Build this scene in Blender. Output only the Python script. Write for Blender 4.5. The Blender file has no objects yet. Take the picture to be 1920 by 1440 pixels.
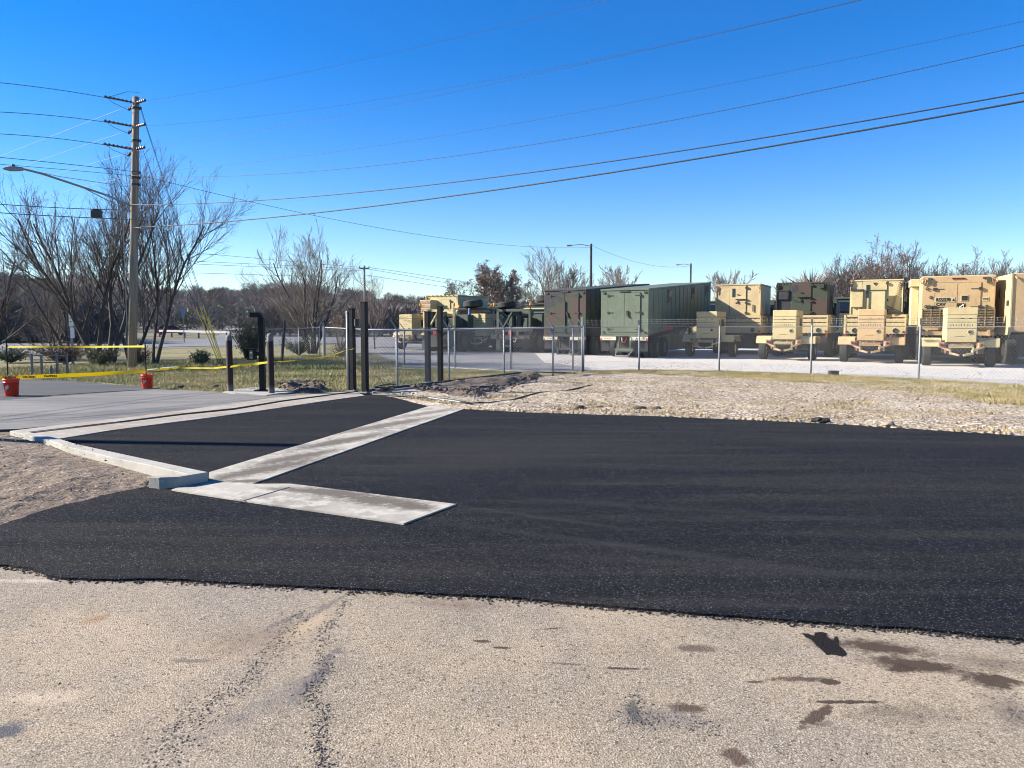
import bpy, math, random
import numpy as np
from mathutils import Vector, Matrix
random.seed(7)
C = bpy.context.scene.collection
R = math.radians
# ---------------------------------------------------------------- camera, light, exposure
FPX, H = 1440.0, 1.55
PITCH = math.atan(112/1440)
cd = bpy.data.cameras.new('camera'); cam = bpy.data.objects.new('camera', cd); C.objects.link(cam)
cd.sensor_width = 36; cd.lens = 27.0; cd.clip_end = 4000; cd.clip_start = .05
cam.location = (0, 0, H); cam.rotation_euler = (R(90)-PITCH, 0, 0)
bpy.context.scene.camera = cam
SUN_EL = R(28); SD = Vector((.993, -.105, 0)).normalized()          # direction the light travels, in plan
SUN_AZ = math.atan2(-SD.x, -SD.y)                                   # compass angle of the sun, from +Y clockwise
w = bpy.data.worlds.new("World"); bpy.context.scene.world = w; w.use_nodes = True
wn = w.node_tree.nodes; wl = w.node_tree.links
sky = wn.new('ShaderNodeTexSky'); sky.sky_type = 'NISHITA'; sky.sun_disc = False
sky.sun_elevation = SUN_EL; sky.sun_rotation = SUN_AZ; sky.altitude = 200
sky.air_density = 1.0; sky.dust_density = .0; sky.ozone_density = 4.0
hs = wn.new('ShaderNodeHueSaturation'); hs.inputs['Saturation'].default_value = 1.42; hs.inputs['Hue'].default_value = .513
wl.new(sky.outputs[0], hs.inputs['Color']); wl.new(hs.outputs[0], wn['Background'].inputs[0]); wn['Background'].inputs[1].default_value = .074
sl = bpy.data.lights.new('sun', 'SUN'); sl.energy = 5.0; sl.angle = R(.5); sl.color = (1, .93, .82)
so = bpy.data.objects.new('sun', sl); C.objects.link(so)
dirv = Vector((SD.x*math.cos(SUN_EL), SD.y*math.cos(SUN_EL), -math.sin(SUN_EL)))
so.rotation_euler = dirv.to_track_quat('-Z', 'Y').to_euler()
bpy.context.scene.cycles.filter_width = 1.0
vs = bpy.context.scene.view_settings
vs.view_transform = 'Standard'; vs.look = 'None'; vs.gamma = 1; vs.exposure = 1.45; vs.use_curve_mapping = False

# ---------------------------------------------------------------- pixel -> world helpers (photo pixels, 1920 wide)
FW = Vector((0, math.cos(PITCH), -math.sin(PITCH))); UP = Vector((0, math.sin(PITCH), math.cos(PITCH)))
def ray(px, py): return FW*FPX + Vector((1, 0, 0))*(px-960) - UP*(py-720)
def G(px, py, z=0.0):
    d = ray(px, py); t = (z-H)/d.z
    return Vector((d.x*t, d.y*t, z))
def AT(px, py, Y):
    d = ray(px, py); t = Y/d.y
    return Vector((d.x*t, Y, H+d.z*t))
def ZAT(py, Y): return AT(960, py, Y).z
def gp(L, z=0.0): return [tuple(G(x, y, z))[:2] for x, y in L]

# ---------------------------------------------------------------- object helpers
def tag(o, label=None, cat=None, group=None, kind=None):
    if label: o['label'] = label
    if cat: o['category'] = cat
    if group: o['group'] = group
    if kind: o['kind'] = kind
    return o
def empty(name, loc=(0, 0, 0), rz=0):
    o = bpy.data.objects.new(name, None); C.objects.link(o); o.location = loc; o.rotation_euler = (0, 0, rz)
    o.empty_display_size = .1
    return o
KIDS = {}
def link(o, parent=None):
    C.objects.link(o)
    if parent is not None:
        o.parent = parent; KIDS.setdefault(parent.name, []).append(o)
    return o
def copy_tree(o, parent=None):
    c = o.copy(); link(c, parent)
    for ch in list(KIDS.get(o.name, [])): copy_tree(ch, c)
    return c
class MB:
    def __init__(s): s.v = []; s.f = []
    def add(s, vs_, fs):
        n = len(s.v); s.v += [tuple(v) for v in vs_]; s.f += [tuple(i+n for i in f) for f in fs]; return s
    def box(s, x0, x1, y0, y1, z0, z1):
        return s.add([(x0,y0,z0),(x1,y0,z0),(x1,y1,z0),(x0,y1,z0),(x0,y0,z1),(x1,y0,z1),(x1,y1,z1),(x0,y1,z1)],
                     [(0,3,2,1),(4,5,6,7),(0,1,5,4),(1,2,6,5),(2,3,7,6),(3,0,4,7)])
    def hexa(s, p):
        return s.add(p, [(0,3,2,1),(4,5,6,7),(0,1,5,4),(1,2,6,5),(2,3,7,6),(3,0,4,7)])
    def bar(s, a, b, w, h, up=(0, 0, 1)):
        a = Vector(a); b = Vector(b); d = (b-a).normalized(); u = Vector(up)
        x = d.cross(u)
        if x.length < 1e-4: x = d.cross(Vector((1, 0, 0)))
        x.normalize(); u = x.cross(d)
        o = [(-x*w/2-u*h/2), (x*w/2-u*h/2), (x*w/2+u*h/2), (-x*w/2+u*h/2)]
        return s.add([a+q for q in o]+[b+q for q in o], [(0,3,2,1),(4,5,6,7),(0,1,5,4),(1,2,6,5),(2,3,7,6),(3,0,4,7)])
    def tube(s, a, b, r0, r1=None, n=8, cap=True):
        if r1 is None: r1 = r0
        return s.path([a, b], [r0, r1], n, cap)
    def path(s, pts, rr, n=8, cap=True):
        pts = [Vector(p) for p in pts]
        if not isinstance(rr, (list, tuple)): rr = [rr]*len(pts)
        base = len(s.v); prev = None
        for i, p in enumerate(pts):
            d = (pts[min(i+1, len(pts)-1)]-pts[max(i-1, 0)])
            if d.length < 1e-9: d = Vector((0, 0, 1))
            d.normalize()
            if prev is None:
                x = d.cross(Vector((0, 0, 1)))
                if x.length < 1e-3: x = d.cross(Vector((1, 0, 0)))
            else: x = prev - d*prev.dot(d)
            if x.length < 1e-6: x = d.orthogonal()
            x.normalize(); prev = x; y = d.cross(x)
            for k in range(n):
                a = 2*math.pi*k/n
                s.v.append(tuple(p + (x*math.cos(a)+y*math.sin(a))*rr[i]))
        for i in range(len(pts)-1):
            for k in range(n):
                a = base+i*n+k; b = base+i*n+(k+1) % n
                s.f.append((a, b, b+n, a+n))
        if cap:
            s.f.append(tuple(base+k for k in reversed(range(n))))
            s.f.append(tuple(base+(len(pts)-1)*n+k for k in range(n)))
        return s
    def lathe(s, prof, n=20, origin=(0, 0, 0), axis='z'):
        base = len(s.v); ox, oy, oz = origin
        for r, h in prof:
            for k in range(n):
                a = 2*math.pi*k/n; c, q = r*math.cos(a), r*math.sin(a)
                if axis == 'z': s.v.append((ox+c, oy+q, oz+h))
                elif axis == 'x': s.v.append((ox+h, oy+c, oz+q))
                else: s.v.append((ox+c, oy+h, oz+q))
        for i in range(len(prof)-1):
            for k in range(n):
                a = base+i*n+k; b = base+i*n+(k+1) % n
                s.f.append((a, b, b+n, a+n))
        return s
    def prism(s, poly, z0, z1):
        n = len(poly)
        return s.add([(x, y, z0) for x, y in poly]+[(x, y, z1) for x, y in poly],
                     [tuple(reversed(range(n))), tuple(range(n, 2*n))]+[(i, (i+1) % n, n+(i+1) % n, n+i) for i in range(n)])
    def prism_x(s, poly, x0, x1):      # poly in (y,z)
        n = len(poly)
        return s.add([(x0, a, b) for a, b in poly]+[(x1, a, b) for a, b in poly],
                     [tuple(reversed(range(n))), tuple(range(n, 2*n))]+[(i, (i+1) % n, n+(i+1) % n, n+i) for i in range(n)])
    def prism_y(s, poly, y0, y1):      # poly in (x,z)
        n = len(poly)
        return s.add([(a, y0, b) for a, b in poly]+[(a, y1, b) for a, b in poly],
                     [tuple(range(n)), tuple(reversed(range(n, 2*n)))]+[((i+1) % n, i, n+i, n+(i+1) % n) for i in range(n)])
    def build(s, name, mat, parent=None, smooth=False, bevel=0, loc=None):
        me = bpy.data.meshes.new(name); me.from_pydata(s.v, [], s.f); me.materials.append(mat)
        o = bpy.data.objects.new(name, me); link(o, parent)
        if loc is not None: o.location = loc
        if smooth: me.polygons.foreach_set('use_smooth', [True]*len(me.polygons))
        if bevel:
            m = o.modifiers.new('b', 'BEVEL'); m.width = bevel; m.segments = 1; m.limit_method = 'ANGLE'; m.angle_limit = R(40)
        me.update()
        return o
def mesh_np(name, v, f, mat, parent=None, smooth=False):
    me = bpy.data.meshes.new(name); v = np.asarray(v, np.float32); f = np.asarray(f, np.int32); k = f.shape[1]
    me.vertices.add(len(v)); me.vertices.foreach_set('co', v.ravel())
    me.loops.add(f.size); me.loops.foreach_set('vertex_index', f.ravel())
    me.polygons.add(len(f)); me.polygons.foreach_set('loop_start', np.arange(0, f.size, k, dtype=np.int32))
    try: me.polygons.foreach_set('loop_total', np.full(len(f), k, np.int32))
    except Exception: pass
    me.materials.append(mat); me.update(calc_edges=True); me.validate()
    if smooth: me.polygons.foreach_set('use_smooth', [True]*len(me.polygons))
    o = bpy.data.objects.new(name, me); link(o, parent); return o
def text(name, body, size, mat, parent, loc, rot=(R(90), 0, 0), depth=.002, sx=1, bold=0):
    cu = bpy.data.curves.new(name, 'FONT'); cu.body = body; cu.size = size; cu.extrude = depth; cu.align_x = 'CENTER'; cu.align_y = 'CENTER'
    cu.offset = bold
    t = bpy.data.objects.new(name, cu); C.objects.link(t)
    dg = bpy.context.evaluated_depsgraph_get(); me = bpy.data.meshes.new_from_object(t.evaluated_get(dg))
    bpy.data.objects.remove(t); me.materials.clear(); me.materials.append(mat)
    o = bpy.data.objects.new(name, me); link(o, parent); o.location = loc; o.rotation_euler = rot; o.scale = (sx, 1, 1); return o

# ---------------------------------------------------------------- materials
def mat(name, c, rough=.8, layers=(), bump=None, metal=0, spec=.5, blobs=(), nb=99):
    """layers: (colour, noise scale, lo, hi, strength, kind, stretch)"""
    m = bpy.data.materials.new(name); m.use_nodes = True; nt = m.node_tree; N = nt.nodes; L = nt.links
    b = N['Principled BSDF']; b.inputs['Roughness'].default_value = rough; b.inputs['Metallic'].default_value = metal
    b.inputs['Specular IOR Level'].default_value = spec
    tc = N.new('ShaderNodeTexCoord')
    rgb = N.new('ShaderNodeRGB'); rgb.outputs[0].default_value = (*c, 1); cur = rgb.outputs[0]
    def coord(st):
        if st is None: return tc.outputs['Object']
        mp = N.new('ShaderNodeMapping'); L.new(tc.outputs['Object'], mp.inputs[0]); mp.inputs['Scale'].default_value = st[:3]
        if len(st) > 3: mp.inputs['Rotation'].default_value = (0, 0, st[3])
        return mp.outputs[0]
    def mix(cur, col, fac):
        mx = N.new('ShaderNodeMix'); mx.data_type = 'RGBA'
        L.new(fac, mx.inputs[0]); L.new(cur, mx.inputs[6])
        mx.inputs[7].default_value = (*col, 1); return mx.outputs[2]
    def do_layers(cur, lys):
        for ly in lys:
            col, sc, lo, hi, st = ly[:5]; kind = ly[5] if len(ly) > 5 else 'n'; stretch = ly[6] if len(ly) > 6 else None
            if kind == 'n':
                t = N.new('ShaderNodeTexNoise'); t.inputs['Scale'].default_value = sc; t.inputs['Detail'].default_value = 5; t.inputs['Roughness'].default_value = .6
                out = t.outputs[0]
            elif kind == 'v':
                t = N.new('ShaderNodeTexVoronoi'); t.inputs['Scale'].default_value = sc; out = None
                sp = N.new('ShaderNodeSeparateColor'); L.new(t.outputs['Color'], sp.inputs[0]); out = sp.outputs[0]
            elif kind == 'e':      # voronoi edge distance
                t = N.new('ShaderNodeTexVoronoi'); t.feature = 'DISTANCE_TO_EDGE'; t.inputs['Scale'].default_value = sc; out = t.outputs[0]
            elif kind == 'z':      # height bands
                t = None; sp = N.new('ShaderNodeSeparateXYZ'); L.new(tc.outputs['Object'], sp.inputs[0]); out = sp.outputs[2]
            if t is not None: L.new(coord(stretch), t.inputs['Vector'])
            mr = N.new('ShaderNodeMapRange'); L.new(out, mr.inputs[0])
            mr.inputs[1].default_value = lo; mr.inputs[2].default_value = hi; mr.inputs[3].default_value = 0; mr.inputs[4].default_value = st
            cur = mix(cur, col, mr.outputs[0])
        return cur
    cur = do_layers(cur, layers[:nb])
    if blobs:
        nz = N.new('ShaderNodeTexNoise'); nz.inputs['Scale'].default_value = 16; nz.inputs['Detail'].default_value = 8; nz.inputs['Roughness'].default_value = .7
        L.new(tc.outputs['Object'], nz.inputs['Vector'])
        for (x, y, rx, ry, ang, col, st, soft, edge) in blobs:
            mp = N.new('ShaderNodeMapping'); mp.vector_type = 'TEXTURE'; L.new(tc.outputs['Object'], mp.inputs[0])
            mp.inputs['Location'].default_value = (x, y, 0); mp.inputs['Rotation'].default_value = (0, 0, ang); mp.inputs['Scale'].default_value = (rx, ry, 50)
            ln = N.new('ShaderNodeVectorMath'); ln.operation = 'LENGTH'; L.new(mp.outputs[0], ln.inputs[0])
            ad = N.new('ShaderNodeMath'); ad.operation = 'MULTIPLY_ADD'; L.new(nz.outputs[0], ad.inputs[0]); ad.inputs[1].default_value = edge; L.new(ln.outputs['Value'], ad.inputs[2])
            mr = N.new('ShaderNodeMapRange'); L.new(ad.outputs[0], mr.inputs[0])
            mr.inputs[1].default_value = 1+edge*.5; mr.inputs[2].default_value = 1+edge*.5-soft; mr.inputs[3].default_value = 0; mr.inputs[4].default_value = st
            cur = mix(cur, col, mr.outputs[0])
    cur = do_layers(cur, layers[nb:])
    L.new(cur, b.inputs['Base Color'])
    if bump:
        prev = None
        for (sc, dist, kind) in bump:
            if kind == 'v': t = N.new('ShaderNodeTexVoronoi')
            else: t = N.new('ShaderNodeTexNoise'); t.inputs['Detail'].default_value = 4
            t.inputs['Scale'].default_value = sc; L.new(tc.outputs['Object'], t.inputs['Vector'])
            bp = N.new('ShaderNodeBump'); bp.inputs['Distance'].default_value = dist; bp.inputs['Strength'].default_value = 1
            L.new(t.outputs[0], bp.inputs['Height'])
            if prev: L.new(prev, bp.inputs['Normal'])
            prev = bp.outputs[0]
        L.new(prev, b.inputs['Normal'])
    return m
def paint(name, c, dirt=.55, rough=.65):
    d = tuple(x*.6 for x in c)
    return mat(name, c, rough, [(d, 2.2, .45, .75, dirt), ((c[0]*1.12, c[1]*1.12, c[2]*1.1), 7, .55, .7, .5), ((.12, .08, .05), 3, .62, .8, .35, 'n', (3, 3, .5))], [(14, .004, 'n')])
def camo(name):
    return mat(name, (.035, .046, .025), .7, [((.060, .037, .027), 1.05, .50, .52, 1), ((.024, .024, .027), .8, .53, .55, 1, 'n', (1.1, 1.1, .9, .7)), ((.2, .2, .18), 9, .66, .8, .3)], [(14, .003, 'n')])
M = {}
M['tan'] = paint('tan_paint', (.52, .42, .21)); M['tan2'] = paint('tan_paint_orange', (.52, .355, .175)); M['tan3'] = paint('tan_paint_pale', (.53, .45, .245))
M['shelter_tan'] = mat('shelter_tan', (.52, .40, .21), .7, [((.34, .24, .13), 1.4, .45, .7, .6), ((.72, .58, .34), 5, .55, .7, .5)], [(14, .004, 'n')])
M['green'] = mat('faded_green_paint', (.098, .124, .078), .6, [((.15, .18, .125), 2, .45, .7, .6), ((.09, .12, .07), 5, .6, .75, .5, 'n', (1, 1, .3)), ((.12, .06, .03), 9, .68, .75, .5)], [(12, .004, 'n')])
M['dgreen'] = mat('dark_green_paint', (.045, .062, .042), .6, [((.08, .1, .07), 3, .5, .7, .5)], [(12, .003, 'n')])
M['camo'] = camo('camouflage_paint')
M['rust'] = mat('rusty_paint', (.38, .26, .16), .8, [((.2, .08, .04), 8, .45, .6, .8), ((.6, .5, .3), 5, .55, .65, .6)])
M['black'] = mat('black_powder_coat', (.005, .0055, .0065), .55, [((.011, .011, .013), 6, .5, .8, .6)], spec=.2)
M['iron'] = mat('dark_steel', (.03, .03, .03), .6, [((.09, .06, .045), 9, .5, .7, .6)])
M['rubber'] = mat('tyre_rubber', (.02, .02, .02), .85, [((.09, .08, .07), 8, .5, .7, .5)])
M['galv'] = mat('galvanised_steel', (.27, .275, .28), .6, [((.2, .205, .21), 14, .45, .65, .7)], metal=.25)
M['steel'] = mat('grey_steel', (.13, .14, .15), .55)
M['galvwire'] = mat('galvanised_wire', (.20, .202, .205), .8, spec=.2)
M['glass'] = mat('dark_glass', (.01, .02, .035), .08)
M['amber'] = mat('amber_plastic', (.8, .28, .02), .3)
M['red'] = mat('red_reflector', (.45, .03, .02), .35)
M['darkred'] = mat('dark_red_lamp', (.13, .012, .01), .3)
M['white'] = mat('white_paint', (.75, .75, .72), .6, [((.5, .48, .44), 4, .5, .7, .5)])
M['plate'] = mat('cream_marking_plate', (.62, .58, .42), .7, [((.35, .32, .24), 12, .55, .7, .6)])
M['ink'] = mat('black_stencil_ink', (.02, .018, .015), .8)
M['bucket'] = mat('orange_red_plastic', (.78, .045, .015), .35, [((.6, .03, .01), 5, .5, .7, .4)])
M['tape'] = mat('yellow_barrier_tape', (.62, .52, .02), .7, spec=.2)
_n = M['tape'].node_tree; _t = _n.nodes.new('ShaderNodeBsdfTranslucent'); _t.inputs[0].default_value = (.75, .62, .02, 1); _m = _n.nodes.new('ShaderNodeMixShader'); _m.inputs[0].default_value = .5
_n.links.new(_n.nodes['Principled BSDF'].outputs[0], _m.inputs[1]); _n.links.new(_t.outputs[0], _m.inputs[2]); _n.links.new(_m.outputs[0], _n.nodes['Material Output'].inputs[0])
M['guard'] = mat('yellow_guy_guard', (.55, .45, .05), .6, spec=.2)
M['wood'] = mat('weathered_pole_wood', (.20, .155, .11), .9, [((.31, .26, .2), 3, .45, .6, .8, 'n', (8, 8, .25)), ((.07, .05, .035), 5, .55, .7, .7, 'n', (10, 10, .3))], [(30, .004, 'n')])
M['bark'] = mat('bark', (.045, .036, .031), .95, [((.10, .085, .075), 3, .45, .65, .7)], [(30, .006, 'n')])
M['twig'] = mat('twig_bark', (.075, .06, .052), .9, [((.12, .10, .09), 1.5, .45, .65, .7)])
M['twig2'] = mat('twig_bark_pale', (.15, .12, .10), .9, [((.21, .17, .14), 1.2, .45, .65, .7)])
M['redleaf'] = mat('red_brown_leaves', (.13, .045, .028), .8, [((.28, .11, .05), 1.2, .45, .6, .8)])
M['brownleaf'] = mat('brown_leaves', (.13, .075, .042), .8, [((.12, .07, .04), 1.1, .45, .6, .8)])
M['leaf'] = mat('evergreen_leaves', (.035, .06, .018), .6, [((.07, .1, .03), 2, .45, .6, .8)])
M['leafolive'] = mat('olive_leaves', (.07, .085, .022), .6, [((.12, .11, .03), 2, .45, .6, .8), ((.035, .05, .015), 3, .5, .7, .6)])
M['wiremat'] = mat('dark_cable', (.02, .02, .022), .6)
M['wirelight'] = mat('bright_aluminium_wire', (.34, .36, .4), .7)
M['wiregrey'] = mat('grey_weathered_wire', (.07, .08, .1), .9, spec=.1)
M['insul'] = mat('dark_insulator', (.05, .03, .035), .35)
M['bollard'] = mat('rusty_brown_bollard_paint', (.022, .009, .007), .8, [((.04, .03, .026), 3, .54, .64, .6, 'n', (1, 1, .8)), ((.2, .19, .17), 1, 1.17, 1.2, .8, 'z'), ((.2, .18, .16), 1, .22, .1, .6, 'z')])
M['bronze'] = mat('bronze_card_reader', (.16, .135, .07), .4)
M['netting'] = mat('brown_slatted_rack', (.24, .17, .09), .9, [((.1, .075, .04), 22, .45, .55, .8), ((.4, .3, .17), 14, .55, .65, .6)])
def cb_(px, py): p = G(px, py); return (p.x, p.y)
# ground materials
M['conc'] = mat('light_concrete', (.36, .33, .27), .9, [((.2, .18, .155), 1.0, .46, .60, .8, 'n', (1.1, .5, 1, -.45)), ((.16, .14, .12), 3.2, .54, .66, .6, 'n', (1.2, .5, 1, -.45)), ((.44, .41, .34), 5, .50, .58, .8), ((.2, .19, .17), 80, .55, .7, .4)], [(90, .003, 'n')],
    blobs=[(*cb_(cx, cy), rx, ry, an, (.085, .07, .052), min(st*1.15, .95), .6, 1.6) for cx, cy, rx, ry, an, st in ((500, 885, 1.1, .24, 1.02, .9), (560, 862, .9, .22, 1.02, .9), (640, 832, 1.2, .24, 1.03, .85), (730, 800, 1.6, .24, 1.03, .75), (800, 778, 1.2, .2, 1.03, .6), (620, 930, .6, .2, -.38, .9), (710, 945, .6, .24, -.38, .95), (775, 957, .3, .17, -.38, .85), (470, 908, .35, .12, 0, .9), (540, 925, .4, .10, -.3, .6))])
M['conc2'] = mat('formed_concrete', (.33, .31, .27), .9, [((.24, .22, .185), 4, .45, .65, .7), ((.42, .53, .48), 9, .58, .68, .4)], [(60, .003, 'n')])
M['track_conc'] = mat('stained_track_concrete', (.29, .255, .205), .9, [((.25, .19, .135), .9, .47, .60, .8, 'n', (.6, 1.6, 1, .4)), ((.5, .47, .42), 6, .55, .65, .4), ((.2, .18, .16), 60, .55, .7, .4)], [(90, .003, 'n')])
M['apron'] = mat('old_grey_apron', (.165, .155, .14), .9, [((.085, .084, .082), .33, .42, .6, .8, 'n', (.6, 1.8, 1, -.2)), ((.21, .2, .185), 1.6, .5, .68, .7, 'n', (.35, 2.2, 1, -.35)), ((.09, .09, .09), 4, .62, .7, .5, 'n', (.5, 2, 1, -.3)), ((.25, .24, .22), 110, .55, .65, .5)], [(140, .004, 'n')])
M['oldasp'] = mat('weathered_dark_asphalt', (.038, .039, .042), .85, [((.1, .1, .1), 1.1, .5, .7, .7, 'n', (.35, 2, 1, -.3)), ((.14, .14, .14), 100, .58, .66, .5)], [(140, .004, 'n')])
M['road'] = mat('highway_asphalt', (.15, .15, .15), .9, [((.11, .11, .11), .2, .45, .6, .7)])
M['asphalt'] = mat('fresh_black_asphalt', (.0085, .0098, .0142), .85,
    [((.030, .028, .025), .42, .44, .68, .9, 'n', (.32, 1.9, 1, .32)), ((.045, .041, .035), 1.3, .50, .72, .8, 'n', (.22, 2.6, 1, .42)),
     ((.004, .004, .004), 75, .48, .56, .85), ((.03, .03, .032), 150, .78, .86, .9, 'v'), ((.20, .20, .21), 200, .965, .98, 1, 'v')],  # brightest cells paint sun glints on the aggregate
    [(110, .003, 'v'), (230, .0015, 'n')], spec=.05,
    blobs=[(*cb_(cx, cy), rx, ry, an, (.040, .0385, .036), st, 1.2, .9) for cx, cy, rx, ry, an, st in ((1010, 838, 3.0, 1.3, .1, .55), (900, 870, 1.6, .5, .3, .4), (1180, 1030, 2.2, .10, -.45, .7), (1020, 975, 1.3, .07, -.5, .7), (1260, 1060, 1.5, .12, -.2, .55), (1500, 900, 3, .25, .1, .35), (1600, 1085, 1.2, .08, 0, .5), (700, 1040, 1.0, .06, .1, .4), (1450, 1140, .8, .06, -.1, .5), (1300, 960, 2, .12, -.3, .45), (1250, 812, 5, .25, -.15, .5), (1700, 830, 5, .2, -.2, .5), (250, 1083, .4, .05, 0, .5))])  # first blob paints the broad sheen, the others dusty streaks and tracks
def gb(px, py, rx, ry, ang=0, col=(.13, .09, .065), st=.8, soft=.6, edge=1.0):
    p = G(px, py); s = p.y/FPX          # rx, ry given in metres
    return (p.x, p.y, rx, ry, ang, col, min(st*1.2, .96), soft*.9, edge*1.8)
br = (.055, .036, .025); dk = (.02, .016, .014)
M['chip'] = mat('weathered_chip_seal', (.265, .215, .152), .95,
    [((.385, .30, .20), .7, .44, .64, .9), ((.20, .175, .148), .75, .46, .66, .7, 'n', (1, .8, 1, .5)), ((.30, .205, .13), 1.6, .6, .75, .5),
     ((.17, .14, .108), 130, .50, .60, .5), ((.085, .072, .06), 150, .80, .83, .6, 'v'), ((.45, .39, .31), 160, .76, .82, .65, 'v'), ((.07, .06, .05), 85, .965, .975, .7, 'v')],
    [(120, .0028, 'v'), (220, .0015, 'n'), (2.2, .02, 'n')], spec=.2, nb=6,
    blobs=[gb(1305, 1218, .13, .055, -.1, br, .6), gb(1650, 1215, .26, .10, -.25, br, .8), gb(1720, 1248, .30, .09, -.3, br, .85), gb(1690, 1255, .10, .06, 0, (.05, .032, .022), .95),
           gb(1860, 1278, .13, .085, -.1, (.055, .036, .025), .97, .4), gb(1855, 1245, .3, .12, -.2, br, .4, .8), gb(1555, 1280, .05, .035, 0, br, .9, .3),
           gb(1290, 1330, .10, .05, -.2, br, .75), gb(1250, 1350, .28, .10, -.1, (.16, .14, .125), .55, .8, 1.6), gb(1190, 1335, .03, .12, 0, (.08, .075, .07), .7, .5, 1.5),
           gb(1530, 1345, .035, .13, -.85, br, .75, .4, 1.3), gb(1590, 1318, .15, .018, 0, br, .8, .3, 1.3), gb(1380, 1420, .05, .07, .2, (.09, .06, .045), .85, .5, 1.4), gb(1500, 1275, .16, .03, 0, br, .7, .6, 1.6), gb(1540, 1360, .06, .03, .3, br, .4, .8),
           gb(1170, 1255, .12, .014, -.05, br, .8, .4, 1.0), gb(1060, 1246, .1, .012, -.15, br, .55, .5, 1.0), gb(1410, 1280, .05, .012, 0, br, .7, .4, 1.0), gb(1035, 1180, .06, .010, .25, br, .8, .4, .8),
           gb(905, 1204, .05, .018, -.1, (.06, .045, .035), .95, .3, 1.0), gb(940, 1216, .05, .014, -.1, br, .9, .3, 1.0), gb(1690, 1340, .3, .1, 0, br, .35, .9, 1.6),
           gb(850, 1135, .35, .10, -.15, (.17, .12, .09), .6, 1, 1.4), gb(470, 1200, .42, .30, .5, (.21, .155, .11), .55, 1, 1.4), gb(180, 1162, .07, .10, -.5, (.27, .15, .08), .6, .8), gb(575, 1175, .09, .28, -.3, (.42, .32, .2), .6, .8, 1.2),
           gb(600, 1260, .05, .42, -.1, (.11, .10, .10), .65, .8, 2.2), gb(520, 1310, .10, .5, -.55, (.15, .135, .125), .5, 1, 2.2), gb(535, 1165, .03, .3, -.5, (.12, .11, .1), .6, .8, 2.2), gb(610, 1140, .03, .28, -.35, (.12, .105, .1), .6, .8, 2.2),
           gb(350, 1240, .14, .03, 0, (.11, .10, .09), .6, .7, 1.6), gb(15, 1370, .1, .08, 0, (.08, .08, .085), .8, .7, 1.4), gb(80, 1310, .25, .08, 0, (.48, .38, .27), .6, 1, 1.2), gb(60, 1090, .5, .05, 0, (.5, .42, .33), .5, 1, 1),
           gb(1900, 1340, .12, .18, 0, (.15, .12, .1), .6, .8, 1.6), gb(1545, 1207, .08, .085, .5, dk, .5, .5, 1.2)])
M['stone'] = mat('pale_crushed_stone', (.32, .255, .165), .95, [((.20, .155, .10), 6, .42, .62, .8), ((.44, .385, .29), 4, .55, .7, .7)])
M['grit'] = mat('dark_grit', (.09, .08, .072), .95)
M['stonegrey'] = mat('grey_crushed_stone', (.36, .35, .33), .95, [((.18, .17, .16), 6, .42, .62, .8)])
M['clod'] = mat('dark_soil_clods', (.13, .10, .075), .95, [((.05, .037, .03), 4, .42, .6, .8)])
M['strawdirt'] = mat('stony_straw_soil', (.265, .20, .115), .95,
    [((.20, .135, .08), .35, .45, .58, .85, 'n', (.6, 1, 1)), ((.38, .32, .22), .9, .48, .62, .6), ((.18, .13, .1), 2.2, .6, .72, .6), ((.6, .55, .46), 30, .6, .8, .9, 'v'), ((.12, .09, .07), 22, .86, .92, .8, 'v'), ((.2, .15, .11), 40, .5, .65, .5)],
    [(9, .035, 'n'), (28, .015, 'n')])
M['dirt'] = mat('brown_stony_dirt', (.13, .09, .056), .95,
    [((.20, .148, .097), .7, .45, .62, .8), ((.14, .095, .065), 1.6, .5, .66, .7), ((.32, .26, .2), 45, .88, .9, .8, 'v'), ((.09, .065, .05), 40, .5, .65, .6)],
    [(7, .06, 'n'), (45, .012, 'n')])
M['gravel'] = mat('pale_yard_gravel', (.52, .47, .39), .95, [((.44, .42, .385), 18, .35, .8, .8, 'v'), ((.62, .6, .57), 22, .7, .9, .8, 'v'), ((.48, .455, .42), .5, .45, .62, .6)], [(25, .015, 'v')])
M['lawn'] = mat('dormant_lawn', (.24, .20, .085), .95, [((.12, .135, .04), .45, .44, .6, .85), ((.25, .20, .10), .8, .5, .66, .7), ((.05, .055, .02), 8, .5, .65, .6), ((.3, .23, .13), 14, .6, .72, .5)], [(20, .05, 'n')])
M['land'] = mat('rough_grassland', (.105, .085, .042), .95, [((.09, .10, .035), .05, .44, .6, .8), ((.22, .16, .08), .12, .5, .66, .7), ((.06, .055, .03), 2, .5, .65, .6)])
M['blade'] = mat('grass_blades', (.25, .225, .08), .8, [((.42, .34, .17), .8, .42, .56, .85), ((.12, .155, .035), .5, .47, .62, .85)])
M['bladestraw'] = mat('straw_blades', (.38, .29, .145), .8, [((.17, .14, .06), 1.2, .45, .6, .85)])
M['bladestraw2'] = mat('dry_fence_grass', (.30, .24, .10), .8, [((.16, .17, .05), .55, .5, .6, .9), ((.40, .32, .17), 1.5, .5, .62, .8)])
M['woodland'] = mat('wooded_hill_floor', (.07, .056, .046), 1, [((.09, .06, .04), .03, .45, .6, .8), ((.04, .04, .02), .02, .5, .6, .6)])
M['wtree'] = mat('far_bare_trees', (.115, .09, .075), 1, [((.14, .09, .065), .035, .5, .62, .8), ((.085, .077, .072), .02, .45, .6, .8), ((.19, .165, .145), .4, .5, .7, .6)])
M['wtreegrey'] = mat('farthest_grey_trees', (.10, .088, .085), 1, [((.07, .065, .07), .02, .45, .6, .8)])

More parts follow.
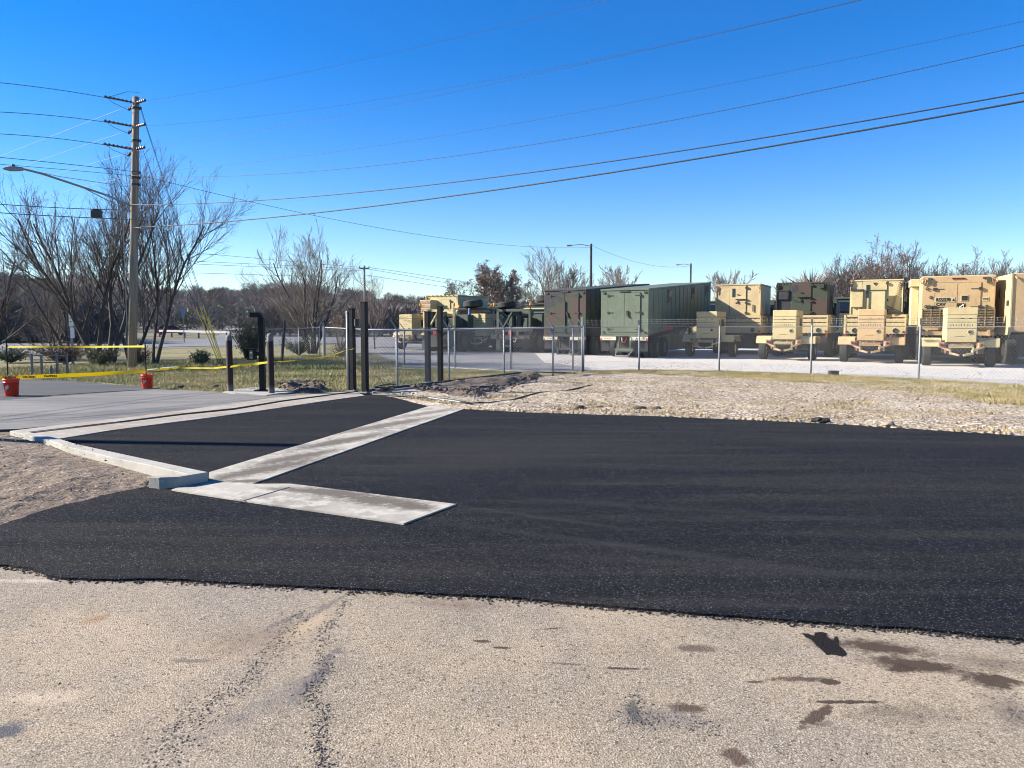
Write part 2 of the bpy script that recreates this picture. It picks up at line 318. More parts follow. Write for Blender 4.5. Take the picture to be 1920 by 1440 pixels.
# ---------------------------------------------------------------- ground sheets
def in_poly(px, py, poly):
    ins = np.zeros(px.shape, bool); n = len(poly); d = np.full(px.shape, 1e9)
    for i in range(n):
        x0, y0 = poly[i]; x1, y1 = poly[(i+1) % n]
        c = ((y0 > py) != (y1 > py)); xi = (x1-x0)*(py-y0)/((y1-y0) if abs(y1-y0) > 1e-12 else 1e-12)+x0
        ins ^= c & (px < xi)
        L2 = (x1-x0)**2+(y1-y0)**2+1e-12; t = np.clip(((px-x0)*(x1-x0)+(py-y0)*(y1-y0))/L2, 0, 1)
        d = np.minimum(d, np.hypot(px-x0-t*(x1-x0), py-y0-t*(y1-y0)))
    return ins, d
def vnoise(x, y, sc, seed=0):
    x = x*sc; y = y*sc; xi = np.floor(x).astype(int); yi = np.floor(y).astype(int); fx = x-xi; fy = y-yi
    fx = fx*fx*(3-2*fx); fy = fy*fy*(3-2*fy)
    def h(a, b):
        n = (a*374761393+b*668265263+seed*974711) & 0x7fffffff; n = ((n ^ (n >> 13))*1274126177) & 0x7fffffff
        return ((n ^ (n >> 16)) & 0xffff)/65535.0
    return (h(xi, yi)*(1-fx)+h(xi+1, yi)*fx)*(1-fy)+(h(xi, yi+1)*(1-fx)+h(xi+1, yi+1)*fx)*fy
def fbm(x, y, sc, oc=4, seed=0):
    return sum(vnoise(x, y, sc*2**k, seed+k)*.5**k for k in range(oc))/sum(.5**k for k in range(oc))
def patch(name, poly, step, zf, m, margin=.1, ragged=.1, kind='structure'):
    xs = [p[0] for p in poly]; ys = [p[1] for p in poly]
    X, Y = np.meshgrid(np.arange(min(xs)-margin, max(xs)+margin+step, step), np.arange(min(ys)-margin, max(ys)+margin+step, step), indexing='ij')
    jx = (vnoise(X, Y, 7/step/10, 3)-.5)*step*.3
    X = X+jx
    ins, d = in_poly(X, Y, poly); sd = np.where(ins, d, -d) + (fbm(X, Y, 3, 3, 5)-.5)*ragged*2
    Z = zf(X, Y, sd); Z = np.where(sd < 0, np.minimum(Z, -.03), Z)
    keep = sd > -margin
    nx, ny = X.shape; idx = np.arange(nx*ny).reshape(nx, ny)
    k = keep[:-1, :-1] | keep[1:, :-1] | keep[1:, 1:] | keep[:-1, 1:]
    F = np.stack([idx[:-1, :-1][k], idx[1:, :-1][k], idx[1:, 1:][k], idx[:-1, 1:][k]], 1)
    used, inv = np.unique(F, return_inverse=True); V = np.stack([X.ravel(), Y.ravel(), Z.ravel()], 1)[used]
    o = mesh_np(name, V, inv.reshape(F.shape), m, smooth=True); tag(o, kind=kind); return o
def sstep(a, b, x): t = np.clip((x-a)/(b-a), 0, 1); return t*t*(3-2*t)
def slab(name, poly, z0, z1, m, jag=0, seg=.15, kind='structure', seed=1):
    rnd = random.Random(seed); out = []
    n = len(poly)
    for i in range(n):
        a = Vector((*poly[i], 0)); b = Vector((*poly[(i+1) % n], 0)); L = (b-a).length
        if jag and L > seg*1.5 and max(a.length, b.length) < 60:
            k = int(min(L/seg, 260)); nrm = Vector((-(b-a).y, (b-a).x, 0)).normalized()
            for j in range(k):
                p = a.lerp(b, j/k)
                if j: p = p + nrm*((fbm(np.array([p.x]), np.array([p.y]), 1.2, 4, seed)[0]-.5)*2*jag + rnd.uniform(-1, 1)*jag*.16)
                out.append((p.x, p.y))
        else: out.append((a.x, a.y))
    import bmesh
    bm = bmesh.new(); top = [bm.verts.new((x, y, z1)) for x, y in out]; bot = [bm.verts.new((x, y, z0)) for x, y in out]
    f = bm.faces.new(top); nn = len(out)
    for i in range(nn): bm.faces.new((bot[i], bot[(i+1) % nn], top[(i+1) % nn], top[i]))
    bmesh.ops.triangulate(bm, faces=[f]); bmesh.ops.recalc_face_normals(bm, faces=bm.faces)
    me = bpy.data.meshes.new(name); bm.to_mesh(me); bm.free(); me.materials.append(m)
    o = bpy.data.objects.new(name, me); link(o); tag(o, kind=kind) if kind else None; return o
def flat(name, poly, z, m, kind='structure'):
    return slab(name, poly, z-.02, z, m, kind=kind)

# base ground, reaching the horizon
bg = MB(); nR = 24
rings = [0, 15, 60, 130, 260, 500, 900, 1500, 2600]
for i, r in enumerate(rings):
    for k in range(nR): a = 2*math.pi*k/nR; bg.v.append((r*math.cos(a), r*math.sin(a), -.024))
for i in range(len(rings)-1):
    for k in range(nR): a = i*nR+k; b = i*nR+(k+1) % nR; bg.f.append((a, a+nR, b+nR, b))
tag(bg.build('ground', M['land']), kind='structure')
# lawn between apron, road and yard
lawn_px = [(-500, 720), (-200, 700), (-200, 684), (0, 675), (320, 655), (440, 652), (700, 645), (1100, 660), (1100, 697), (1200, 694), (1350, 697), (1540, 701), (1720, 709), (1920, 718), (2300, 735), (2500, 800), (1920, 800), (900, 790), (300, 800), (-500, 760)]
flat('lawn', gp(lawn_px), -.008, M['lawn'])
flat('highway', gp([(-900, 700), (-200, 680), (0, 667), (320, 650), (440, 648), (740, 641), (740, 618), (424, 620), (400, 634), (320, 638), (0, 643), (-400, 655)]), .002, M['road'])
flat('gravel_yard', gp([(640, 676), (700, 684), (760, 686), (860, 690), (960, 696), (1090, 697), (1200, 694), (1350, 697), (1540, 704), (1720, 716), (1920, 727), (2400, 760), (3200, 720), (3200, 616), (700, 616), (660, 640), (640, 660)]), .003, M['gravel'])
M['gravel_dark'] = mat('dimmed_yard_gravel', (.21, .205, .20), .95, [((.30, .29, .28), 22, .7, .9, .8, 'v'), ((.14, .135, .13), .6, .45, .62, .6)], [(25, .015, 'v')])  # yard gravel with the dimming through two fences painted into its colour
flat('dimmed_gravel', gp([(640, 674), (700, 683), (760, 685), (860, 689), (960, 695), (1090, 696.5), (1110, 690), (1020, 680), (1000, 660), (1000, 640), (1000, 616), (700, 616), (660, 640), (640, 655)]), .007, M['gravel_dark'])
flat('old_pavement', [(-40, -25), (40, -25), (40, 6), (10, 6), (-3, 7.6), (-9, 9), (-40, 12)], .004, M['chip'])
# existing driveway: weathered asphalt behind, grey apron in front
drive = [(-700, 716), (0, 712), (92, 712), (206, 721), (266, 725), (339, 733), (426, 737), (520, 741), (600, 741), (655, 734), (685, 741), (380, 775), (33, 806), (-200, 815), (-900, 830)]
slab('old_driveway', gp(drive), -.02, .008, M['oldasp'], jag=.06, seg=.25)
slab('concrete_apron', gp([(-900, 775), (0, 752), (150, 741), (290, 731), (426, 737), (520, 741), (600, 741), (655, 736), (400, 770), (33, 806), (-200, 812), (-900, 825)]), -.02, .014, M['apron'], jag=.05, seg=.25)
# fresh asphalt
asp = [(686, 739), (735, 746), (800, 763), (872, 769), (980, 775), (1240, 783), (1540, 796), (1700, 805), (1920, 820), (2600, 862), (3600, 980), (3600, 1500), (2300, 1248), (1920, 1205), (1740, 1187), (1560, 1174), (1360, 1160), (1160, 1143), (960, 1126), (650, 1108), (310, 1090), (150, 1089), (100, 1085), (65, 1072), (0, 1064), (-400, 1040), (-700, 1010), (-300, 990), (0, 985), (100, 955), (200, 930), (282, 915), (298, 922), (392, 907), (240, 855), (108, 824)]
slab('fresh_asphalt', gp(asp), -.02, .020, M['asphalt'], jag=.035, seg=.05, seed=4)
slab('drainage_channel', gp([(392, 891), (806, 764), (872, 769), (474, 913), (392, 905)]), 0, .032, M['conc'], jag=.006, seg=.2)
slab('concrete_pad', gp([(322, 924), (392, 905.5), (474, 913.5), (544, 913), (855, 952), (757, 989), (442, 943)]), 0, .033, M['conc'], jag=.008, seg=.1)
j = MB(); a, b = G(442, 943, .0345), G(544, 913, .0345); j.bar(a, b, .018, .002)
tag(j.build('expansion_joint', M['iron']), kind='structure')

# old formed kerb (low retaining wall)
zk = [.125, .125, .125, .12, .10, .085, .07, .05, .035]
outer_px = [(298, 895.5), (335, 894), (390, 885), (300, 866), (243, 854), (142, 832), (110, 822), (69, 813), (33, 806)]
inner_px = [(278, 894), (330, 891), (353, 889), (280, 872), (225, 861), (128, 838), (97, 827), (55, 817), (18, 808)]
kb = MB()
for i in range(9):
    o_ = G(*outer_px[i], zk[i]); n_ = G(*inner_px[i], zk[i])
    kb.v += [(o_.x, o_.y, -.05), tuple(o_), tuple(n_), (n_.x, n_.y, -.05)]
for i in range(8):
    a = 4*i; b = a+4
    kb.f += [(a, b, b+1, a+1), (a+1, b+1, b+2, a+2), (a+2, b+2, b+3, a+3)]
kb.f += [(0, 1, 2, 3), (32, 35, 34, 33)]
tag(kb.build('concrete_kerb', M['conc2'], bevel=.006), 'low formed concrete kerb wall turning a corner beside the black asphalt', 'kerb')

# gate track: two concrete strips with a dark rail slot between
tk = empty('gate_track', G(350, 775))
def loc(o): return [(x-o.location.x, y-o.location.y) for x, y in []]
def sub(poly, o): return [(x-o.location.x, y-o.location.y) for x, y in poly]
def lslab(name, poly, z0, z1, m, parent, bev=.004):
    return MB().prism(poly[::1], z0, z1).build(name, m, parent, bevel=bev)
up = gp([(33, 806), (115, 796), (252, 781), (440, 756), (517, 745), (655, 732.5), (668, 733.5), (533, 750), (440, 765), (344, 775), (229, 790), (55, 811)], .03)
lo = gp([(60, 812.5), (229, 792.5), (344, 778), (440, 768.5), (533, 752.8), (669, 735), (684, 741.5), (600, 753), (500, 768), (400, 782), (321, 792), (206, 807), (108, 823)], .03)
slot = gp([(50, 810), (229, 789.5), (344, 774.5), (440, 764.5), (533, 749.8), (669, 733), (672, 735.5), (533, 753.5), (440, 769), (344, 778.5), (229, 793), (65, 813)], .0)
lslab('concrete_strip', sub(up[::-1], tk), -.02, .03, M['track_conc'], tk); lslab('concrete_strip', sub(lo[::-1], tk), -.02, .031, M['track_conc'], tk)
lslab('rail_slot', sub(slot[::-1], tk), -.02, .012, M['iron'], tk)
rl = MB(); rp = [G(x, y, .02)-tk.location for x, y in [(55, 811.5), (229, 791), (344, 776.5), (440, 766.5), (533, 751.5), (670, 734.2)]]
for a, b in zip(rp, rp[1:]): rl.bar(a, b, .025, .03)
rl.build('steel_rail', M['iron'], tk)
tag(tk, 'long sliding gate track of stained concrete with a dark steel rail across the driveway', 'gate track')
# raised beam carrying the track beyond the gate posts
A_, B_ = G(700, 737), G(984, 708.5); bd = (B_-A_).normalized(); bn = Vector((-bd.y, bd.x, 0))
bm_ = empty('track_beam', A_)
L_ = (B_-A_).length
def along(u, v, z): p = bd*u+bn*v; return (p.x, p.y, z)
mb = MB(); mb.hexa([along(0, 0, -.1), along(L_, 0, -.1), along(L_, .34, -.1), along(0, .34, -.1), along(0, 0, .03), along(L_, 0, .125), along(L_, .34, .125), along(0, .34, .03)])
mb.build('concrete_beam', M['conc2'], bm_, bevel=.01)
mb = MB(); mb.bar(along(0, .16, .05), along(L_, .16, .145), .06, .05); mb.build('steel_rail', M['iron'], bm_)
tag(bm_, 'raised concrete beam with a dark rail along its top, running past the gate posts to the fence', 'track beam')

# dirt bank left of the kerb
def z_bank(X, Y, sd):
    k = sstep(0, .9, sd); n = fbm(X, Y, 1.1, 5, 2); n2 = fbm(X, Y, 5, 3, 9)
    kx, ky = G(280, 880)[:2]
    return .012+k*(-.01+.16*n+.09*n2) * 0.7
bank = [(-900, 835), (-300, 812), (0, 806), (20, 809), (55, 818), (97, 828), (128, 839), (225, 862), (280, 873), (353, 890), (330, 891.5), (278, 895), (276, 918), (200, 931), (100, 956), (0, 987), (-400, 1000), (-900, 1010)]
patch('dirt_bank', gp(bank, .06), .035, z_bank, M['dirt'], margin=.06, ragged=.02)
# straw / crushed stone ground to the right of the gate
def z_straw(X, Y, sd):
    k = sstep(0, .8, sd); return .010+k*(.05*fbm(X, Y, .5, 3, 4)+.06*fbm(X, Y, 2.2, 4, 8))
straw = [(688, 738), (745, 733), (840, 722), (985, 709), (1035, 706), (1100, 699), (1200, 697), (1350, 700), (1540, 706), (1720, 716), (1920, 728), (2500, 760), (3000, 860), (1920, 821), (1700, 806), (1540, 797), (1240, 784), (980, 776), (872, 770), (800, 763), (735, 746)]
patch('stony_ground', gp(straw), .075, z_straw, M['strawdirt'], margin=.1, ragged=.06)
# spoil heap in front of the beam, trench lip
def z_spoil(X, Y, sd):
    k = sstep(0, .7, sd); return .012+k*(.03+.22*fbm(X, Y, 1.6, 5, 12)**1.5+.08*fbm(X, Y, 7, 3, 31))
patch('dirt_mound', gp([(760, 731), (830, 723), (930, 713), (990, 708), (1040, 709), (1010, 722), (960, 738), (900, 752), (840, 748), (770, 740)]), .05, z_spoil, M['clod'], margin=.08, ragged=.12)
def z_clod(X, Y, sd):
    k = sstep(0, .35, sd); return .004+k*(.04+.26*fbm(X, Y, 3, 4, 21)**1.6)
patch('soil_heap', gp([(512, 728), (540, 723), (570, 724), (600, 726), (625, 732), (600, 738), (560, 737), (520, 735)]), .035, z_clod, M['clod'], margin=.08, ragged=.1)

# ---------------------------------------------------------------- loose stuff: stones, grass
OCT = np.array([(1,0,0),(-1,0,0),(0,1,0),(0,-1,0),(0,0,1),(0,0,-1)], float)
OCF = np.array([(0,2,4),(2,1,4),(1,3,4),(3,0,4),(2,0,5),(1,2,5),(3,1,5),(0,3,5)])
def pts_in(poly, n, rs):
    xs = [p[0] for p in poly]; ys = [p[1] for p in poly]; out = np.zeros((0, 2))
    while len(out) < n:
        c = np.stack([rs.uniform(min(xs), max(xs), n*2), rs.uniform(min(ys), max(ys), n*2)], 1)
        ins, d = in_poly(c[:, 0], c[:, 1], poly); out = np.concatenate([out, c[ins]])
    return out[:n]
def stones(name, poly, n, s0, s1, m, seed, zf=None, label=None, cat=None, kind='stuff', power=3, pts=None):
    rs = np.random.RandomState(seed); P = pts_in(poly, n, rs) if pts is None else pts; n = len(P)
    S = s0+(s1-s0)*rs.rand(n)**power
    V = OCT[None]*(1+rs.uniform(-.35, .35, (n, 6, 3)))*S[:, None, None]*rs.uniform(.6, 1.2, (n, 1, 3))
    V = V+rs.uniform(-.3, .3, (n, 6, 3))*S[:, None, None]
    V[:, :, 2] *= .7
    z = np.zeros(n) if zf is None else zf(P[:, 0], P[:, 1])
    V[:, :, 0] += P[:, 0:1]; V[:, :, 1] += P[:, 1:2]; V[:, :, 2] += (z+S*.25)[:, None]
    F = (OCF[None]+np.arange(n)[:, None, None]*6).reshape(-1, 3)
    o = mesh_np(name, V.reshape(-1, 3), F, m); tag(o, label, cat, kind=kind); return o
def blades(name, poly, n, h0, h1, wd, m, seed, label, z=0, dens=None):
    rs = np.random.RandomState(seed); P = pts_in(poly, n, rs)
    if dens is not None: P = P[fbm(P[:, 0], P[:, 1], dens, 4, seed) > .42]
    n = len(P); h = h0+(h1-h0)*rs.rand(n)**1.5; a = rs.uniform(0, 2*np.pi, n); w2 = wd*rs.uniform(.5, 1, n)
    lean = rs.uniform(-.8, .8, (n, 2))*h[:, None]
    V = np.zeros((n, 3, 3)); V[:, 0, 0] = P[:, 0]-np.cos(a)*w2; V[:, 0, 1] = P[:, 1]-np.sin(a)*w2
    V[:, 1, 0] = P[:, 0]+np.cos(a)*w2; V[:, 1, 1] = P[:, 1]+np.sin(a)*w2
    V[:, 2, 0] = P[:, 0]+lean[:, 0]; V[:, 2, 1] = P[:, 1]+lean[:, 1]; V[:, :2, 2] = z-.01; V[:, 2, 2] = z+h
    o = mesh_np(name, V.reshape(-1, 3), np.arange(n*3).reshape(n, 3), m); tag(o, label, 'grass', kind='stuff'); return o
rs_ = np.random.RandomState(5)
zst = lambda x, y: z_straw(x, y, np.full(x.shape, .8))
zbk = lambda x, y: z_bank(x, y, np.full(x.shape, .9))
straw_in = gp([(745, 748), (870, 766), (1240, 781), (1540, 794), (1920, 817), (2300, 838), (2300, 770), (1920, 745), (1600, 722), (1300, 712), (1050, 712), (960, 738), (870, 752), (760, 745)])
stones('crushed_stone', straw_in, 11000, .007, .026, M['stone'], 1, zst, 'pale crushed stone strewn over the ground beside the black asphalt', 'stones')
stones('dark_clods', straw_in, 350, .012, .035, M['clod'], 2, zst, 'dark lumps of soil scattered among the pale crushed stone', 'soil lumps', power=2)
edge = []
for (x0, y0), (x1, y1) in zip([(872, 769), (980, 775), (1240, 783), (1540, 796), (1920, 820)], [(980, 775), (1240, 783), (1540, 796), (1920, 820), (2300, 845)]):
    for k in range(420):
        t = random.random(); p = G(x0+(x1-x0)*t, y0+(y1-y0)*t-abs(random.gauss(0, 2.0)), 0); edge.append((p.x, p.y))
stones('edge_rubble', None, 0, .012, .06, M['stone'], 3, None, 'loose pale rubble along the far edge of the black asphalt', 'rubble', pts=np.array(edge), power=2)
bank_in = gp([(-300, 822), (0, 815), (100, 836), (225, 868), (330, 895), (276, 915), (100, 950), (-300, 975)])
stones('bank_pebbles', bank_in, 1300, .003, .012, M['stone'], 6, zbk, 'small pale pebbles on the brown dirt bank beside the kerb', 'pebbles')
stones('bank_clods', bank_in, 130, .008, .028, M['clod'], 7, zbk, 'brown clods on the dirt bank beside the kerb', 'soil lumps')
stones('spoil_clods', gp([(765, 733), (930, 716), (1010, 711), (1010, 722), (900, 750), (780, 742)]), 1100, .01, .055, M['clod'], 8, lambda x, y: z_spoil(x, y, np.full(x.shape, .5)), 'dark clods on the spoil in front of the concrete beam', 'soil lumps', power=2)
stones('heap_clods', gp([(515, 729), (570, 724), (620, 731), (600, 737), (520, 735)]), 300, .01, .05, M['clod'], 9, lambda x, y: z_clod(x, y, np.full(x.shape, .3)), 'dark clods on the soil heap behind the brown bollard', 'soil lumps', power=2)
stones('white_rubble', gp([(745, 742), (800, 738), (940, 745), (900, 757), (790, 752)]), 220, .01, .045, M['stonegrey'], 10, lambda x, y: x*0+.05, 'grey broken rock lying in front of the concrete beam', 'rubble', power=2)
stones('yard_gravel', gp([(700, 686), (960, 698), (1200, 697), (1540, 706), (1920, 728), (2000, 732), (2000, 700), (1540, 684), (1200, 678), (700, 670)]), 9000, .012, .035, M['stonegrey'], 12, None, 'pale grey gravel inside the chain-link fence', 'gravel')
chips_poly = [(-5, 1.3), (5, 1.3), (5.5, 5.2), (0, 5.8), (-5.5, 6.5)]
stones('pavement_chips', chips_poly, 9000, .0018, .0055, M['stone'], 13, None, 'loose pale stone chips on the old pavement', 'stone chips', power=2)
stones('asphalt_crumbs', chips_poly, 1500, .002, .009, M['ink'], 14, None, 'black asphalt crumbs scattered over the old pavement', 'asphalt crumbs', power=3)
ed = []
ep = [(-60, 1058), (0, 1065), (65, 1073), (100, 1086), (150, 1090), (310, 1091), (650, 1109), (960, 1127), (1160, 1144), (1360, 1161), (1560, 1175), (1740, 1188), (1920, 1206), (2000, 1215)]
for (x0, y0), (x1, y1) in zip(ep, ep[1:]):
    for k in range(int((x1-x0)*2.2)):
        t = random.random(); p = G(x0+(x1-x0)*t, y0+(y1-y0)*t+random.gauss(-1, 3.5), 0); ed.append((p.x, p.y))
stones('asphalt_edge_crumbs', None, 0, .003, .011, M['ink'], 15, lambda x, y: x*0+.004, 'black crumbs of new asphalt along the near edge of the paving', 'asphalt crumbs', pts=np.array(ed), power=2)
blades('lawn_grass', gp([(-200, 700), (440, 690), (700, 690), (1000, 697), (985, 706), (745, 731), (690, 737), (520, 738), (339, 731), (206, 719), (0, 710), (-200, 712)]), 90000, .02, .07, .008, M['blade'], 20, 'short patchy green and straw grass between the driveway and the trees')
blades('verge_grass', gp([(-200, 700), (0, 690), (250, 680), (700, 664), (760, 686), (700, 694), (440, 692), (0, 708), (-200, 712)]), 40000, .04, .15, .011, M['blade'], 21, 'longer green grass below the bare trees and the power pole')
blades('fence_grass', gp([(1060, 703), (1180, 697), (1350, 699), (1540, 706), (1720, 715), (1920, 727), (2300, 746), (2300, 800), (1920, 768), (1700, 742), (1540, 726), (1350, 712), (1200, 705)]), 85000, .02, .075, .012, M['bladestraw2'], 22, 'strip of dry grass along the foot of the right-hand fence', z=.05)
blades('straw_litter', straw_in, 50000, .004, .045, .018, M['bladestraw'], 23, 'scattered straw over the stony ground beside the asphalt', z=.05, dens=.7)

pu = [(960+a/2, 1000+b/2) for a, b in ((1085, 378), (1110, 380), (1130, 388), (1135, 376), (1160, 373), (1180, 378), (1183, 392), (1195, 400), (1205, 408), (1208, 392), (1220, 388), (1225, 405), (1222, 420), (1235, 432), (1250, 445), (1255, 460), (1240, 466), (1200, 458), (1180, 460), (1160, 440), (1140, 425), (1125, 405), (1100, 392))]
po = slab('wet_patch', gp(pu), .0, .0065, mat('wet_dark_oil', (.012, .009, .007), .8, [((.07, .055, .045), 110, .6, .7, .7)], [(90, .006, 'v')], spec=.15), jag=.006, seg=.006, kind=None); tag(po, 'small black wet oil patch on the pale old pavement near the asphalt edge', 'oil patch')

cr = []
for path_, sd_, n_ in (([(655, 1125), (630, 1160), (605, 1185), (600, 1225), (618, 1255), (590, 1285), (575, 1312), (612, 1335), (600, 1375), (600, 1405), (612, 1445)], .022, 1500), ([(570, 1145), (540, 1175), (530, 1200), (500, 1235), (470, 1270), (430, 1300), (380, 1330), (330, 1370), (300, 1440)], .05, 1300),
                      ([(1185, 1300), (1195, 1330), (1190, 1360), (1230, 1350), (1290, 1355), (1340, 1370)], .035, 500), ([(1890, 1290), (1900, 1330), (1915, 1360)], .03, 200)):
    pp = [G(x, y) for x, y in path_]
    for _ in range(n_):
        i = random.randrange(len(pp)-1); q = pp[i].lerp(pp[i+1], random.random()); cr.append((q.x+random.gauss(0, sd_), q.y+random.gauss(0, sd_)))
stones('crack_grit', None, 0, .0018, .0065, M['grit'], 16, lambda x, y: x*0+.003, 'dark loose grit along the cracks of the old pavement', 'grit', pts=np.array(cr), power=1.5)
# ---------------------------------------------------------------- hills and far woods
def interp(tab, x): return float(np.interp(x, [a for a, b in tab], [b for a, b in tab]))
def hill(name, tab, r0, r1, r2, m, p0=-1500, p1=3600):
    cols = list(range(p0, p1+1, 30)); mb = MB(); K = 7
    for px in cols:
        dx = (px-960)/FPX; y_r = interp(tab, px)
        zr = max(ZAT(y_r, r1), .3)
        for k in range(K):
            t = k/(K-1); Yd = r0+(r1-r0)*t; z = zr*sstep(0, 1, t)+(-.05 if k == 0 else 0)
            mb.v.append((dx*Yd, Yd, float(z)))
        mb.v.append((dx*r2, r2, zr*.8))
    n = K+1
    for i in range(len(cols)-1):
        for k in range(n-1): a = i*n+k; mb.f.append((a, a+n, a+n+1, a+1))
    o = mb.build(name, m, smooth=True); tag(o, kind='structure'); return o
near_tab = [(-1500, 520), (-200, 500), (0, 528), (60, 545), (140, 560), (250, 565), (300, 565), (340, 558), (430, 562), (500, 560), (560, 556), (660, 566), (760, 580), (1000, 590), (1300, 600), (3600, 600)]
far_tab = [(-1500, 520), (-100, 520), (60, 535), (110, 530), (150, 523), (250, 524), (262, 532), (300, 556), (420, 555), (450, 543), (560, 541), (640, 552), (760, 566), (900, 574), (1100, 590), (1400, 602), (3600, 604)]
hill('far_hill', far_tab, 500, 850, 1100, M['woodland'])
hill('near_hill', near_tab, 135, 330, 480, M['woodland'])
def tree_tpl(rs, n, style):
    V = []
    for i in range(n):
        # crown spray: thin triangles fanning up and out of a trunk, unit height
        t = rs.uniform(.15, .8); a = rs.uniform(0, 2*np.pi); el = rs.uniform(.35, 1.35) if style != 1 else rs.uniform(-.2, 1.4)
        L = rs.uniform(.15, .42)*(1.1-t*.6); base = np.array([0, 0, t*.75])+np.array([np.cos(a), np.sin(a), 0])*rs.uniform(0, .22)*(1.2-t)
        d = np.array([np.cos(a)*np.cos(el), np.sin(a)*np.cos(el), np.sin(el)])
        s_ = np.cross(d, rs.normal(size=3)); s_ /= np.linalg.norm(s_)+1e-9
        w_ = rs.uniform(.004, .011) if style == 0 else rs.uniform(.006, .013) if style == 2 else rs.uniform(.008, .02)
        V += [base-s_*w_, base+s_*w_, base+d*L]
    V += [np.array([-.02, 0, 0]), np.array([.02, 0, 0]), np.array([0, 0, .8]), np.array([0, -.02, 0]), np.array([0, .02, 0]), np.array([0, 0, .8])]
    return np.array(V)
def woods(name, spots, m, seed, n, style, label):
    rs = np.random.RandomState(seed); tp = [tree_tpl(rs, n, style) for _ in range(6)]; out = []
    for (x, y, z, h, wf) in spots:
        T = tp[rs.randint(6)]; a = rs.uniform(0, 6.28); c, s_ = math.cos(a), math.sin(a)
        X = (T[:, 0]*c-T[:, 1]*s_)*h*wf+x; Y = (T[:, 0]*s_+T[:, 1]*c)*h*wf+y; Z = T[:, 2]*h+z-.3
        out.append(np.stack([X, Y, Z], 1))
    V = np.concatenate(out); o = mesh_np(name, V, np.arange(len(V)).reshape(-1, 3), m)
    tag(o, label, 'woods', kind='stuff'); return o
rs = np.random.RandomState(3)
def hill_z(tab, r0, r1, px, Y):
    return max(ZAT(interp(tab, px), r1), .3)*float(sstep(0, 1, (Y-r0)/(r1-r0)))
sp = []
for i in range(1000):
    Y = rs.uniform(138, 335); px = rs.uniform(-250, 1250)
    sp.append(((px-960)/FPX*Y, Y, hill_z(near_tab, 135, 330, px, Y), rs.uniform(5, 9)*(.75+.25*(Y/330)), rs.uniform(.9, 1.4)))
woods('hillside_woods', sp[:700], M['wtree'], 4, 170, 0, 'leafless brown woods covering the nearer hillside behind the highway')
woods('russet_woods', sp[700:800], M['brownleaf'], 5, 170, 1, 'patches of russet leafed trees within the brown hillside woods')
woods('evergreen_woods', sp[800:850], M['leafolive'], 6, 170, 1, 'scattered dark evergreens in the hillside woods')
sp = []
for i in range(620):
    Y = rs.uniform(640, 860); px = rs.uniform(-250, 1000)
    sp.append(((px-960)/FPX*Y, Y, hill_z(far_tab, 500, 850, px, Y), rs.uniform(8, 13), rs.uniform(1, 1.5)))
woods('ridge_woods', sp, M['wtreegrey'], 7, 80, 1, 'grey woods along the farthest ridge on the horizon')
sp = []
for i in range(150):
    Y = rs.uniform(95, 135); px = rs.uniform(480, 1020)
    sp.append(((px-960)/FPX*Y, Y, 0, rs.uniform(4.2, 6.6), rs.uniform(1, 1.4)))
for i in range(230):
    Y = rs.uniform(80, 115); px = rs.uniform(1480, 2300)
    sp.append(((px-960)/FPX*Y, Y, 0, rs.uniform(7.5, 11), rs.uniform(1, 1.4)))
woods('thicket', sp, M['twig2'], 8, 300, 2, 'tangled bare thicket behind the parked vehicles')
sp = [((px-960)/FPX*Y, Y, 0, h, 1.5) for px, Y, h in [(rs.uniform(-250, 215), rs.uniform(62, 95), rs.uniform(3, 6.5)) for _ in range(150)]]
woods('dark_scrub', sp, M['wtreegrey'], 9, 260, 0, 'dark tangled scrub across the road at the left edge')
sp = [((px-960)/FPX*Y, Y, 0, h, 1.9) for px, Y, h in [(rs.uniform(-250, 60), rs.uniform(66, 80), rs.uniform(1.5, 3)) for _ in range(40)]]
woods('evergreen_scrub', sp, M['leaf'], 10, 260, 1, 'dark green evergreen scrub across the road at the left edge')

